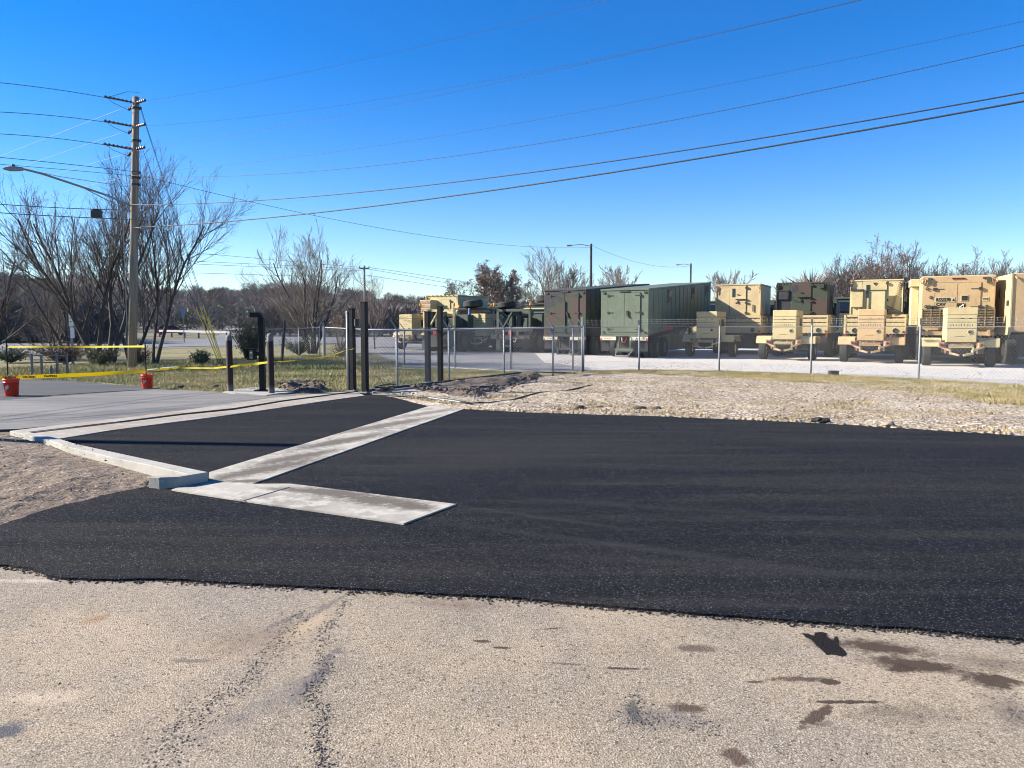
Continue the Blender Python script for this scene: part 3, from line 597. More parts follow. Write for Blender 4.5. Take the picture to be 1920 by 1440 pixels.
# ---------------------------------------------------------------- individual bare trees
def bare_tree(name, base, height, stems, seed, label, width=.5, sp0=(.45, .95), twigm='twig', barkm='bark', lean=(0, 0), dens=1.0, leafm=None, leafn=0, r0=.11, group='bare trees', low=.12, leafs=.06, rt=.006):
    rnd = random.Random(seed); trunk = MB(); crown = MB(); tips = []
    def grow(p, d, L, r, lvl, up):
        n = (7, 6, 4, 3)[lvl]; pts = [Vector(p)]; rr = [r]; d = d.normalized()
        rend = r*(.25 if lvl < 2 else .35)
        for i in range(n):
            d = (d + Vector((rnd.gauss(0, .09), rnd.gauss(0, .09), rnd.gauss(0, .05)+up))).normalized()
            pts.append(pts[-1]+d*(L/n)); rr.append(max(r+(rend-r)*(i+1)/n, rt*.6))
        (trunk if lvl == 0 else crown).path(pts, rr, (7, 5, 4, 3)[lvl], cap=False)
        tips.append(pts[-1])
        if lvl >= 3: return
        cnt = int(((15, 10, 6)[lvl])*dens*rnd.uniform(.8, 1.2))
        for k in range(cnt):
            t = rnd.uniform((low, .15, .15)[lvl], 1.0) if lvl else low+(1-low)*(k+rnd.random())/cnt
            f = t*n; i = min(int(f), n-1); q = pts[i].lerp(pts[i+1], f-i)
            dd = (pts[i+1]-pts[i]).normalized(); ax = dd.orthogonal().normalized()
            ax.rotate(Matrix.Rotation(rnd.uniform(0, 6.28), 3, dd))
            sp_ = rnd.uniform(*sp0) if lvl == 0 else rnd.uniform(.3, .7)
            nd = dd*math.cos(sp_)+ax*math.sin(sp_)
            rq = rr[i]*.48
            LL = L*((.62, .5, .42)[lvl])*(1.15-.62*t)*rnd.uniform(.7, 1.25)
            grow(q, nd, LL, max(rq, rt), lvl+1, (.10, .085, .07)[lvl])
    for s in range(stems):
        a = 2*math.pi*(s+rnd.random()*.6)/stems; tilt = width*rnd.uniform(.5, 1.1) if stems > 1 else width*.15
        d = Vector((math.cos(a)*tilt+lean[0], math.sin(a)*tilt+lean[1], 1))
        grow(Vector((math.cos(a)*.1*stems/3, math.sin(a)*.1*stems/3, -.1)), d, height*rnd.uniform(.8, 1.02), r0*rnd.uniform(.7, 1.05), 0, .045)
    root = empty(name, base)
    trunk.build('trunk', M[barkm], root, smooth=True); crown.build('crown', M[twigm], root, smooth=True)
    if leafm:
        V = []
        for _ in range(leafn):
            p = rnd.choice(tips)+Vector((rnd.gauss(0, .12), rnd.gauss(0, .12), rnd.gauss(0, .12)))
            a = Vector((rnd.gauss(0, 1), rnd.gauss(0, 1), rnd.gauss(0, 1))).normalized(); b = a.orthogonal().normalized()
            s_ = leafs*rnd.uniform(.5, 1.2); V += [p-a*s_, p+a*s_, p+b*s_*1.3]
        mesh_np('leaves', np.array([tuple(v) for v in V]), np.arange(len(V)).reshape(-1, 3), M[leafm], root)
    tag(root, label, 'tree', group); return root
def gd(px, Y, z=0): return ((px-960)/FPX*Y*1.0, Y, z)
bare_tree('bare_tree', gd(178, 29.5), 6.6, 3, 11, 'widest dark multi-stemmed bare tree, left of the tall wooden power pole', .36, lean=(-.12, 0), r0=.105, dens=1.0, low=.28, sp0=(.3, .75), rt=.0045)
bare_tree('bare_tree', gd(208, 30.5), 6.9, 2, 12, 'upright bare tree with a dark trunk directly left of the power pole', .16, r0=.13, lean=(.0, 0), dens=1.05, low=.3, sp0=(.3, .75), rt=.0045)
bare_tree('bare_tree', gd(288, 30), 6.2, 2, 13, 'bare tree just right of the power pole, leaning out toward the yellow guy guards', .18, lean=(.05, 0), r0=.085, dens=1.15, low=.25, sp0=(.35, .85), rt=.0045)
bare_tree('bare_tree', gd(246, 33), 5.4, 3, 24, 'bare tree half hidden behind the wooden power pole', .34, r0=.08, dens=1.05, low=.25, sp0=(.35, .85), rt=.0045)
bare_tree('bare_tree', gd(130, 33), 5.2, 3, 25, 'bare tree between the widest bare tree and the left edge, behind the road sign', .34, r0=.08, dens=1.05, low=.25, sp0=(.35, .85), rt=.0045)
bare_tree('bare_tree', gd(-30, 34), 5.0, 3, 14, 'lower bare tree cut by the left edge of the picture', .45, lean=(.05, 0), r0=.11, dens=1.0)
bare_tree('bare_tree', gd(105, 36), 3.4, 3, 15, 'small scrubby bare tree behind the white road sign', .6, r0=.05, low=.05, twigm='twig2', dens=.9)
bare_tree('bare_tree', gd(585, 41), 5.3, 5, 16, 'spreading bare tree standing alone behind the leaning chain-link corner post', .48, r0=.10, twigm='twig2', dens=1.0)
bare_tree('bare_tree', gd(703, 48), 4.1, 1, 17, 'small slender bare tree right of the tall black gate post', .3, r0=.05, twigm='twig2', dens=1.0)
bare_tree('bare_tree', gd(640, 52), 2.9, 3, 18, 'low brown brushy tree between the lone bare tree and the gate posts', .6, twigm='twig2', r0=.05, low=.05, leafm='brownleaf', leafn=500)
bare_tree('bare_tree', gd(1050, 62), 6.0, 5, 19, 'broad pale bare tree behind the camouflaged van trailer', .55, twigm='twig2', r0=.11, rt=.012)
bare_tree('bare_tree', gd(1175, 90), 7.6, 3, 20, 'rounded bare tree behind the faded green trailer roof', .4, twigm='twig2', r0=.16, rt=.02)
bare_tree('bare_tree', gd(1362, 95), 6.9, 3, 22, 'faint bare tree top showing above the gap right of the long green trailer', .45, twigm='twig2', r0=.14, rt=.02)
bare_tree('leafy_tree', gd(940, 95), 7.0, 4, 21, 'round russet leafed tree above the old flatbed truck', .34, twigm='twig2', r0=.16, leafm='brownleaf', leafn=9000, leafs=.12, group='russet trees', rt=.015)
bare_tree('leafy_tree', gd(862, 105), 5.8, 2, 23, 'smaller brown leafed tree above the tan shelter with two windows', .35, twigm='twig2', r0=.14, leafm='brownleaf', leafn=3000, leafs=.1, group='russet trees', rt=.015)
RT = [(1590, 66, 8.1, 'bare tree at the left end of the right-hand wood, above the camouflaged shelter', None), (1655, 70, 9.6, 'tree with dark red leaves above the tan shelter truck', 'redleaf'),
      (1690, 64, 9.8, 'tallest thin bare tree right of the red leafed tree', None), (1735, 66, 8.7, 'bushy bare tree above the left corner of the tan van with black lettering', None),
      (1785, 72, 8.2, 'low dense bare tree above the middle of the lettered tan van', 'leafolive'), (1845, 70, 8.9, 'dark brown bare tree above the right corner of the lettered tan van', 'brownleaf'),
      (1900, 66, 9.2, 'bare tree above the tan van cut by the right edge', None), (1975, 70, 9, 'bare tree beyond the right edge of the picture', None), (1625, 84, 9.4, 'bare tree behind the red leafed tree', None), (1820, 86, 9, 'farther pale bare tree between the two tan vans', None)]
for i, (px, Y, h, lb, lf) in enumerate(RT):
    bare_tree('bare_tree' if lf not in ('redleaf',) else 'red_leafed_tree', gd(px, Y), h*.72, 3, 40+i, lb, .34, twigm='twig', r0=.12, leafm=lf, leafn=(4200 if lf == 'redleaf' else 1500), leafs=.075, group='trees behind the yard', low=.08, rt=.012)
def bush(name, base, w_, h_, n, m, seed, label, leaf=.05, cat='bush'):
    rnd = random.Random(seed); st = MB(); V = []
    for i in range(n//14):
        a = rnd.uniform(0, 6.28); d = Vector((math.cos(a)*rnd.random()*w_, math.sin(a)*rnd.random()*w_, h_*rnd.uniform(.5, 1)))
        pts = [Vector((0, 0, 0)), d*.5+Vector((rnd.gauss(0, .05), 0, .05)), d]; st.path(pts, [.012, .008, .004], 3, cap=False)
        for _ in range(14):
            p = d*rnd.uniform(.25, 1.02)+Vector((rnd.gauss(0, .08), rnd.gauss(0, .08), rnd.gauss(0, .06)))
            q = Vector((rnd.gauss(0, 1), rnd.gauss(0, 1), rnd.gauss(.3, 1))).normalized(); b = q.orthogonal().normalized(); s_ = leaf*rnd.uniform(.5, 1.2)
            V += [p-b*s_*.4, p+b*s_*.4, p+q*s_*1.6]
    root = empty(name, base); st.build('stems', M['bark'], root)
    mesh_np('leaves', np.array([tuple(v) for v in V]), np.arange(len(V)).reshape(-1, 3), M[m], root); tag(root, label, cat); return root
bush('evergreen_shrub', gd(376, 29.5), .42, .55, 1400, 'leaf', 1, 'small dark green shrub on the grass beside the yellow guy guards')
bush('evergreen_bush', gd(468, 33), 1.0, 1.75, 3600, 'leafolive', 2, 'wide olive green bush behind the black card reader post', .06)
bush('scrub_bush', gd(120, 30), 1.5, .85, 2600, 'brownleaf', 3, 'brown green scrub behind the small grey metal frame', .045)
bush('scrub_bush', gd(190, 29), .9, .8, 1600, 'leafolive', 4, 'low green scrub around the feet of the dark bare trees', .045)
bush('scrub_bush', gd(262, 29.8), .7, .75, 1200, 'brownleaf', 5, 'dry brown scrub at the foot of the power pole', .04)
bush('scrub_bush', gd(20, 31), 1.3, .7, 1600, 'leaf', 6, 'dark green scrub at the left edge beside the black stake', .05)
bush('scrub_bush', gd(640, 36), .8, .8, 900, 'brownleaf', 7, 'dry brush beside the chain-link corner near the black gate posts', .04)
bush('scrub_bush', gd(560, 38.5), 1.2, .9, 1500, 'leaf', 8, 'dark scrub behind the leaning chain-link panel', .05)

# ---------------------------------------------------------------- poles and wires
P0 = G(248, 690); D0 = P0.y; PT = AT(255, 182, D0+.2)
pole = empty('utility_pole', P0); ax = PT-P0
def onp(z): return ax*(z/ax.z)                                 # local point on the leaning pole at height z
def zp(py): return (AT(250, py, D0)-P0).z
MB().path([onp(-.3), onp(3), onp(7), ax], [.155, .145, .125, .11], 14).build('shaft', M['wood'], pole, smooth=True)
VL = Vector((-1, -.62, .09)).normalized(); VR = (Vector((9, 11.7, 0))-Vector((P0.x, P0.y, 0))).normalized()
VF = Vector((-1, .85, -.3)).normalized()
for py in (190, 235, 278):
    c = onp(zp(py))
    for d, L_ in ((VL, .95), (VF, .62), (VR, .55)):
        mb = MB(); prof = [(.018, .12)]
        k = .12
        while k < L_: prof += [(.02, k), (.05, k+.03), (.05, k+.06), (.02, k+.09)]; k += .13
        mb.lathe(prof, 10); o = mb.build('insulator_string', M['insul'], pole); o.location = c; o.rotation_euler = d.to_track_quat('Z', 'Y').to_euler()
    MB().path([c+VL*.95, c+VL*.7+Vector((0, 0, -.16)), c+VF*.62], .008, 5).build('jumper_loop', M['wiremat'], pole)
c = onp(zp(190)); MB().path([c+VL*.85, c+Vector((-.3, 0, .38)), c+Vector((.15, 0, .36)), c+VR*.5], .008, 5).build('jumper_loop', M['wiremat'], pole)
for py in (200, 262, 322, 332, 345): 
    q = onp(zp(py)); mb = MB(); mb.lathe([(.135, -.03), (.145, -.03), (.145, .03), (.135, .03)], 14); mb.box(.12, .2, -.05, .02, -.04, .04); mb.build('steel_band', M['iron'], pole, loc=q)
g = MB(); q = onp(1.3); g.box(-.17, -.15, -.09, -.05, -1.3, 4.2); g.build('conduit', M['galv'], pole, loc=q)
tag(pole, 'tall slightly leaning wooden power pole with three insulator tiers beside the bare trees', 'power pole')
# street lamp arm clamped to the pole
la = empty('street_lamp', AT(246, 386, D0-.15)); e0 = la.location
def rel(px, py, Y, o): return AT(px, py, Y)-o.location
pts = [(246, 386, D0-.15), (200, 366, D0-.7), (140, 346, D0-1.4), (80, 326, D0-2.1), (45, 317, D0-2.5)]
MB().path([rel(*p, la) for p in pts], .035, 8).build('arm', M['galv'], la, smooth=True)
MB().path([rel(246, 398, D0-.15, la), rel(150, 349, D0-1.3, la)], .015, 6).build('brace', M['galv'], la)
MB().path([rel(246, 351, D0-.15, la), rel(112, 331, D0-1.7, la), rel(75, 323, D0-2.1, la)], .010, 5).build('tie_rod', M['galv'], la)
mb = MB(); mb.lathe([(.02, 0), (.055, .05), (.075, .18), (.08, .40), (.045, .55), (.01, .6)], 12)
o = mb.build('luminaire', M['galv'], la, smooth=True); o.location = rel(46, 317, D0-2.5, la); o.rotation_euler = (rel(8, 316, D0-2.9, la)-rel(46, 317, D0-2.5, la)).to_track_quat('Z', 'Y').to_euler()
MB().lathe([(0, .08), (.04, .08), (.045, 0)], 10).build('photocell', M['iron'], la, loc=rel(25, 313, D0-2.7, la))
tag(la, 'grey street lamp on a long arm reaching left from the wooden power pole', 'street lamp')
# cable splice box and grey box
cb = MB(); cb.box(-.16, .16, -.1, .1, -.12, .12); cb.box(-.1, .1, -.12, .12, .12, .16)
tag(cb.build('splice_box', M['iron'], loc=AT(181, 401, D0-1.2), bevel=.02), 'black cable splice box hanging on a cable left of the power pole', 'splice box')
cb = MB(); cb.box(-.14, .14, -.07, .07, -.055, .055); cb.box(.14, .18, -.03, .03, -.03, .03)
tag(cb.build('cable_terminal', M['galv'], loc=AT(272, 427, D0-.4), bevel=.01), 'small bright metal terminal on the lowest cable right of the power pole', 'cable terminal')
# wires lie in vertical planes between poles; heights come from the photograph
def wire(P, Q, pts, r, m, label, s0=0, s1=None, group='overhead lines'):
    P = Vector((P[0], P[1])); Q = Vector((Q[0], Q[1])); d = (Q-P); L_ = d.length; d.normalize(); S = []; Z = []
    for px, py in pts:
        ry = ray(px, py); den = ry.x*d.y-ry.y*d.x
        t = (P.x*d.y-P.y*d.x)/den; q = Vector((ry.x*t, ry.y*t)); S.append((q-P).dot(d)); Z.append(H+ry.z*t)
    co = np.polyfit(S, Z, min(2, len(S)-1))
    if s1 is None: s1 = L_
    pl = [Vector((P.x+d.x*s, P.y+d.y*s, float(np.polyval(co, s)))) for s in np.linspace(s0, s1, 40)]
    o = MB().path(pl, r, 5).build('overhead_wire', m, smooth=True); tag(o, label, 'wire', group); return pl
pxy = (P0.x+.2, P0.y); Qr = (14, 8.5)
wl_, wd_ = M['wirelight'], M['wiremat']
wire(pxy, Qr, [(275, 189), (700, 108), (1140, 0)], .0045, M['wiregrey'], 'uppermost thin wire, from the power pole top to the middle of the top edge')
wire(pxy, Qr, [(275, 236), (960, 143), (1600, 3)], .004, M['wiregrey'], 'thin wire rising right from the second insulator tier, upper of a close pair')
wire(pxy, Qr, [(280, 279), (960, 150), (1616, 0)], .004, wd_, 'thin dark wire rising right from the third insulator tier, lower of the close pair')
wire(pxy, Qr, [(300, 320), (1000, 226), (1920, 40)], .0035, wd_, 'faint thin wire crossing the whole sky, highest at the right edge')
wire(pxy, Qr, [(300, 331), (1050, 263), (1920, 85)], .006, wd_, 'thin wire crossing the sky below the highest one at the right edge')
wire(pxy, Qr, [(265, 384), (1000, 323), (1920, 174)], .012, wd_, 'dark cable crossing the sky, upper of the two thick cables')
wire(pxy, Qr, [(275, 426), (1000, 346), (1920, 190)], .016, wd_, 'darkest thick cable crossing the sky, lower of the two thick cables')
OP = (-16.35, 12.8)                                            # pole outside the frame on the left
for px0, lb, pts, r in ((0, 'upper dark wire running left from the top insulators', [(0, 155), (120, 170), (219, 187)], .009), (1, 'dark wire running left from the middle insulators', [(0, 210), (120, 219), (216, 232)], .009),
                        (2, 'dark wire running left from the lowest insulators', [(0, 251), (120, 261), (216, 275)], .009), (3, 'thin wire running left just above the street lamp arm', [(0, 295), (120, 307), (244, 321)], .009),
                        (4, 'thinnest wire passing left behind the street lamp', [(0, 308), (120, 318), (244, 329)], .007), (5, 'upper black cable crossing the bare tree crown to the left edge', [(0, 383), (120, 390), (244, 394)], .011),
                        (6, 'lower black cable crossing the bare tree crown to the left edge', [(0, 399), (120, 406), (244, 411)], .012)):
    wire(pxy, OP, pts, r, wd_, lb)
FL = (-27, 36)
for lb, pts in (('pale wire slanting down left from the top insulators', [(238, 200), (120, 246), (0, 293)]), ('pale wire slanting down left from the middle insulators', [(238, 246), (120, 285), (0, 327)]),
                ('pale wire slanting down left from the lowest insulators', [(238, 288), (120, 322), (0, 360)]), ('pale cable slanting down left through the tree crown', [(244, 330), (120, 360), (0, 395)])):
    wire(pxy, FL, pts, .006, wl_, lb, s1=24)
LP1 = G(1107, 608+1.55*FPX/60); LP2 = G(1293, 608+1.55*FPX/80)
wire(pxy, (LP1.x, LP1.y), [(300, 338), (560, 398), (1100, 464)], .008, wd_, 'dark wire sagging from the power pole down to the distant lamp pole')
wire((LP1.x, LP1.y), (LP2.x, LP2.y), [(1112, 461), (1200, 493), (1290, 499)], .01, wd_, 'short sagging wire between the two distant lamp poles')
# guy wires and guards
for i, (a, b, gt, lb) in enumerate([((261, 322), (412, 684), 0, 'lowest and leftmost'), ((261, 262), (414.5, 684.5), 0, 'second'), ((262, 200), (417, 685), 0, 'third'), ((262, 196), (420, 686), 0, 'rightmost')]):
    A = AT(*a, D0-.05); B = G(*b); gr = empty('guy_wire', B)
    MB().path([(0, 0, 0), A-B], .008, 5).build('strand', M['wiremat'], gr)
    d = (A-B).normalized()
    mb = MB(); mb.path([d*.15, d*(2.35 if i < 3 else 1.9)], .017, 7); mb.build('guard', M['guard'], gr)
    MB().path([d*4.0, d*4.25], .03, 7).build('strain_insulator', M['insul'], gr)
    mb = MB(); mb.path([(0, 0, -.1), d*.25], .02, 6); mb.build('anchor_rod', M['iron'], gr)
    tag(gr, '%s of the guy wires with yellow guards right of the power pole' % lb, 'guy wire', 'guy wires of the power pole')
# the next pole, just outside the left edge: its shadow crosses the black asphalt
tip = G(560, 838); hh = 8.0; ds = hh/math.tan(SUN_EL)
ob = Vector((tip.x-SD.x*ds*1.0, tip.y-SD.y*ds, 0))
op = empty('utility_pole', ob); MB().path([(0, 0, -.3), (0, 0, hh)], [.20, .13], 12).build('shaft', M['wood'], op, smooth=True)
tag(op, 'wooden pole outside the left edge whose shadow crosses the asphalt', 'power pole')
# distant poles
for P, py, lb, al in ((LP1, 457, 'thin dark lamp pole with a long left arm rising behind the camouflaged trailer', 46), (LP2, 494, 'shorter distant lamp pole above the long green trailer', 28)):
    r_ = empty('lamp_pole', P); z = ZAT(py, P.y); s = P.y/FPX
    MB().path([(0, 0, 0), (0, 0, z)], [.13, .085], 8).build('shaft', M['iron'], r_)
    MB().path([(0, 0, z-.2), (-al*s*.4, 0, z-.05), (-al*s*.8, 0, z-.12)], .03, 6).build('arm', M['galv'], r_)
    mb = MB(); mb.box(-al*s, -al*s*.78, -.12, .12, z-.2, z-.08); mb.build('luminaire', M['galv'], r_, bevel=.04)
    tag(r_, lb, 'lamp pole', 'distant lamp poles')
P = Vector(gd(685.5, 118)); r_ = empty('power_pole', P); z = ZAT(498, 118)
MB().path([(0, 0, 0), (0, 0, z)], [.2, .14], 8).build('shaft', M['wood'], r_)
MB().box(-.75, .75, -.06, .06, z-.55, z-.35).build('crossarm', M['wood'], r_)
for x in (-.72, .1, .72): MB().tube((x, 0, z-.35), (x, 0, z-.0), .06, n=6).build('insulator', M['insul'], r_)
tag(r_, 'distant wooden power pole with a single crossarm against the sky', 'power pole')
q0 = (P.x, P.y)
for i, (y0, y1, y2) in enumerate([(478, 497, 502), (492, 500, 505), (497, 504, 508), (513, 517, 522)]):
    wire((-48, 70), q0, [(410, y0), (540, (y0+y1)/2+2), (684, y2)], .02, wd_, '%s of the faint distant wires left of the far crossarm pole' % ('topmost', 'second', 'third', 'lowest')[i], s0=0, group='distant lines')
for i, (y0, y1, y2) in enumerate([(501, 514, 532), (504, 520, 541), (516, 530, 546)]):
    wire(q0, (26, 190), [(687, y0), (780, y1), (890, y2)], .025, wd_, '%s of the faint distant wires right of the far crossarm pole' % ('upper', 'middle', 'lower')[i], group='distant lines')

# ---------------------------------------------------------------- fences
def fence(name, posts, label, cat='chain-link fence', rail=True, arm=None, sp=.10, wr=.0024, bottoms=None, barb=True, group=None, pr=.028, arm_last=True, merge=True):
    """posts: (x, y, z0, ztop)"""
    root = empty(name, (posts[0][0], posts[0][1], 0)); O = root.location
    Pp = [(Vector((x, y, 0))-O, z0, z1) for x, y, z0, z1 in posts]
    for i, (p, z0, z1) in enumerate(Pp):
        MB().path([(p.x, p.y, z0-.2), (p.x, p.y, z1+.03)], pr, 8).build('post', M['galv'], root, smooth=True)
        if arm and (arm_last or i < len(Pp)-1):
            a = Vector(arm); MB().bar((p.x, p.y, z1), (p.x+a.x, p.y+a.y, z1+a.z), .045, .03).build('barb_arm', M['galv'], root)
        elif arm: MB().path([(p.x, p.y, z1), (p.x, p.y, z1+.3)], pr, 8).build('post_extension', M['galv'], root)
    net = MB(); rl = MB(); bw = MB(); bwire = MB()
    for (a, za, ta), (b, zb, tb) in zip(Pp, Pp[1:]):
        L = (b-a).length; d = (b-a)/L; h = min(ta-za, tb-zb)-.02
        def pt(u, v): 
            f = u/L; zb_ = za+(zb-za)*f; zt = ta+(tb-ta)*f
            p = a+d*u; return Vector((p.x, p.y, zb_+(zt-zb_)*v))
        k = -h
        while k < L:
            for sgn in (1, -1):
                u0, u1 = (k, k+h) if sgn == 1 else (k+h, k)
                v0, v1 = 0.0, 1.0
                # clip to 0..L
                def clip(u0, v0, u1, v1):
                    if u0 > u1: r_ = clip(u1, v1, u0, v0); return r_ and (r_[2], r_[3], r_[0], r_[1])
                    if u1 <= 0 or u0 >= L: return None
                    if u0 < 0: v0 += (v1-v0)*(0-u0)/(u1-u0); u0 = 0
                    if u1 > L: v1 = v0+(v1-v0)*(L-u0)/(u1-u0); u1 = L
                    return (u0, v0, u1, v1)
                c = clip(u0, v0, u1, v1)
                if c: net.path([pt(c[0], c[1]), pt(c[2], c[3])], wr, 3, cap=False)
            if 0 < k+h < L:
                q = pt(k+h, 1.0); net.path([q+Vector((-.02, 0, 0)), q+Vector((0, 0, .05)), q+Vector((.02, 0, 0))], wr, 3, cap=False)
            k += sp
        if rail: rl.path([pt(0, .985), pt(L, .985)], .021, 7)
        else: rl.path([pt(0, .975), pt(L, .975)], .006, 5)
        bwire.path([pt(0, .02), pt(L, .02)], .005, 4)
        if arm and barb:
            av = Vector(arm)
            for f in (.35, .68, .98):
                A, B = a+av*f, b+av*f; A.z = ta+av.z*f; B.z = tb+av.z*f; bw.path([A, B], .0035, 3)
                n = int(L/.14)
                for i in range(1, n):
                    q = A.lerp(B, i/n); bw.path([q+Vector((0, 0, -.02)), q+Vector((.012, 0, .02))], .003, 3, cap=False)
    net.build('wire_mesh', M['galvwire'], root); rl.build('top_rail' if rail else 'tension_wire', M['galv'], root)
    bwire.build('bottom_wire', M['galv'], root)
    if bw.v: bw.build('barbed_wire', M['galv'], root)
    tag(root, label, cat, group); return root
def pw(px, pyb, pyt, zoff=0):
    g_ = G(px, pyb); return (g_.x, g_.y, zoff, ZAT(pyt, g_.y))
right = [pw(1094, 697, 612), pw(1198, 695.6, 611), pw(1348, 698.5, 610), pw(1520, 703.5, 610), pw(1722, 712, 610), pw(1960, 724, 610), pw(2290, 744, 610)]
fence('chain_link_fence', right, 'long chain-link fence with bare wire top in front of the parked tan trailers, right half', rail=False, arm=(-.05, -.10, .20), wr=.0028)
back = [pw(610, 668, 613), pw(690, 677, 617), pw(758.5, 685, 617), pw(853, 689.5, 616), pw(957.5, 692, 614), pw(1074, 695, 613), (right[0][0]-.02, right[0][1]+.05, 0, right[0][3])]
fence('chain_link_fence', back, 'farther chain-link fence with a dark top rail in front of the old dark trucks', wr=.0028, arm=(-.16, -.02, .22), barb=False)
A_u = [pw(690, 733.5, 618.5), pw(745, 730, 617.7), pw(842, 716.5, 617), pw(945, 706, 615.5), pw(1036.5, 706, 613.8), (right[0][0]-.05, right[0][1]-.08, 0, right[0][3])]
fence('chain_link_fence', A_u, 'nearest chain-link fence with angled arms, running along the track beam from the tallest gate post', arm=(-.15, -.02, .25), barb=False, wr=.0028, sp=.095, arm_last=False)
# small fence corner panel on the left
c_ = [pw(490, 672, 617), pw(561, 669, 615), pw(600, 669, 613.5)]
cf = fence('fence_panel', c_, 'short chain-link fence panel with a bent top rail behind the card reader post', cat='fence panel', wr=.004, sp=.11)
lp = MB(); A, B = G(527, 680), AT(534, 601, G(527, 680).y); lp.path([A-Vector((0, 0, .2)), B], .06, 7)
tag(lp.build('leaning_post', M['iron']), 'dark leaning post in front of the short chain-link panel', 'post')
rp_ = MB(); A = G(607, 672); rp_.path([A-Vector((0, 0, .2)), AT(607, 612, A.y)], .05, 8); rp_.bar(AT(607, 612, A.y), AT(601, 602, A.y), .05, .04)
tag(rp_.build('corner_post', M['galv']), 'grey corner post with an angled arm at the right end of the short chain-link panel', 'post')
# ---------------------------------------------------------------- gate hardware
def post_h(px, pyb, pyt): g_ = G(px, pyb); return g_, ZAT(pyt, g_.y)
def sq_post(px, pyb, pyt, wd, label, plate=True, rz=-.42, bracket=None):
    g_, h = post_h(px, pyb, pyt); r_ = empty('gate_post', g_, rz)
    MB().box(-wd/2, wd/2, -wd/2, wd/2, -.1, h-.02).build('tube', M['black'], r_, bevel=.008)
    MB().box(-wd/2-.006, wd/2+.006, -wd/2-.006, wd/2+.006, h-.02, h+.006).build('cap', M['black'], r_, bevel=.004)
    if plate:
        mb = MB(); mb.box(-wd/2-.05, wd/2+.05, -wd/2-.05, wd/2+.05, .02, .045)
        for sx in (-1, 1):
            for sy in (-1, 1): mb.tube((sx*(wd/2+.03), sy*(wd/2+.03), .045), (sx*(wd/2+.03), sy*(wd/2+.03), .075), .01, n=6)
        mb.build('base_plate', M['galv'], r_)
    if bracket: bracket(r_, h, wd)
    tag(r_, label, 'gate post', 'black square gate posts'); return r_
def roller(r_, h, wd):
    mb = MB(); mb.box(wd/2, wd/2+.10, -.04, .04, h-.36, h-.30); mb.lathe([(0, 0), (.055, 0), (.055, .16), (0, .16)], 12, (wd/2+.06, 0, h-.40)); mb.build('guide_roller', M['iron'], r_)
def grid(r_, h, wd):
    mb = MB()
    for k in range(16): mb.tube((wd/2+.012, 0, .15+k*.085), (wd/2+.03, 0, .15+k*.085), .012, n=6)
    mb.build('bolt_row', M['iron'], r_)
def clips(r_, h, wd):
    mb = MB()
    for z in (h-.12, h-.22, h*.62): mb.box(wd/2, wd/2+.04, -.03, .03, z, z+.06)
    mb.build('clips', M['iron'], r_)
sq_post(662, 735, 578.5, .118, 'medium black gate post standing against the round galvanised post', bracket=roller)
sq_post(685, 738, 566, .125, 'tallest black gate post, right one of the near pair at the gate track', bracket=grid)
sq_post(802.5, 719, 584, .125, 'black gate post, left and lower one of the far pair on the track beam', bracket=grid)
sq_post(826, 719.5, 574, .12, 'right and taller black gate post of the far pair on the track beam', bracket=clips)
g_, h = post_h(653.5, 735, 587); r_ = empty('round_post', g_)
MB().path([(0, 0, -.1), (0, 0, h)], .033, 14).build('pipe', M['galv'], r_, smooth=True); MB().lathe([(.038, 0), (.036, .03), (.02, .05), (0, .055)], 14).build('cap', M['galv'], r_, smooth=True, loc=(0, 0, h))
tag(r_, 'round galvanised steel post beside the black gate posts', 'post')
for px, pyb, pyt, lb in ((432, 735.5, 628, 'rusty brown bollard with a grey domed top, left of the card reader post'), (509, 739.5, 625, 'rusty brown bollard with scratched paint, right of the card reader post')):
    g_, h = post_h(px, pyb, pyt); mb = MB(); r0 = .07
    mb.lathe([(r0, -.1), (r0, h-.07), (r0*.93, h-.04), (r0*.7, h-.015), (r0*.35, h-.002), (0, h)], 20)
    tag(mb.build('bollard', M['bollard'], smooth=True, loc=g_), lb, 'bollard', 'bollards by the card reader')
slab('post_footing', gp([(418, 737.5), (432, 733), (470, 728.5), (545, 730), (560, 736), (500, 743), (470, 741), (440, 740)]), 0, .03, M['conc2'], jag=.01, seg=.1, kind='structure')
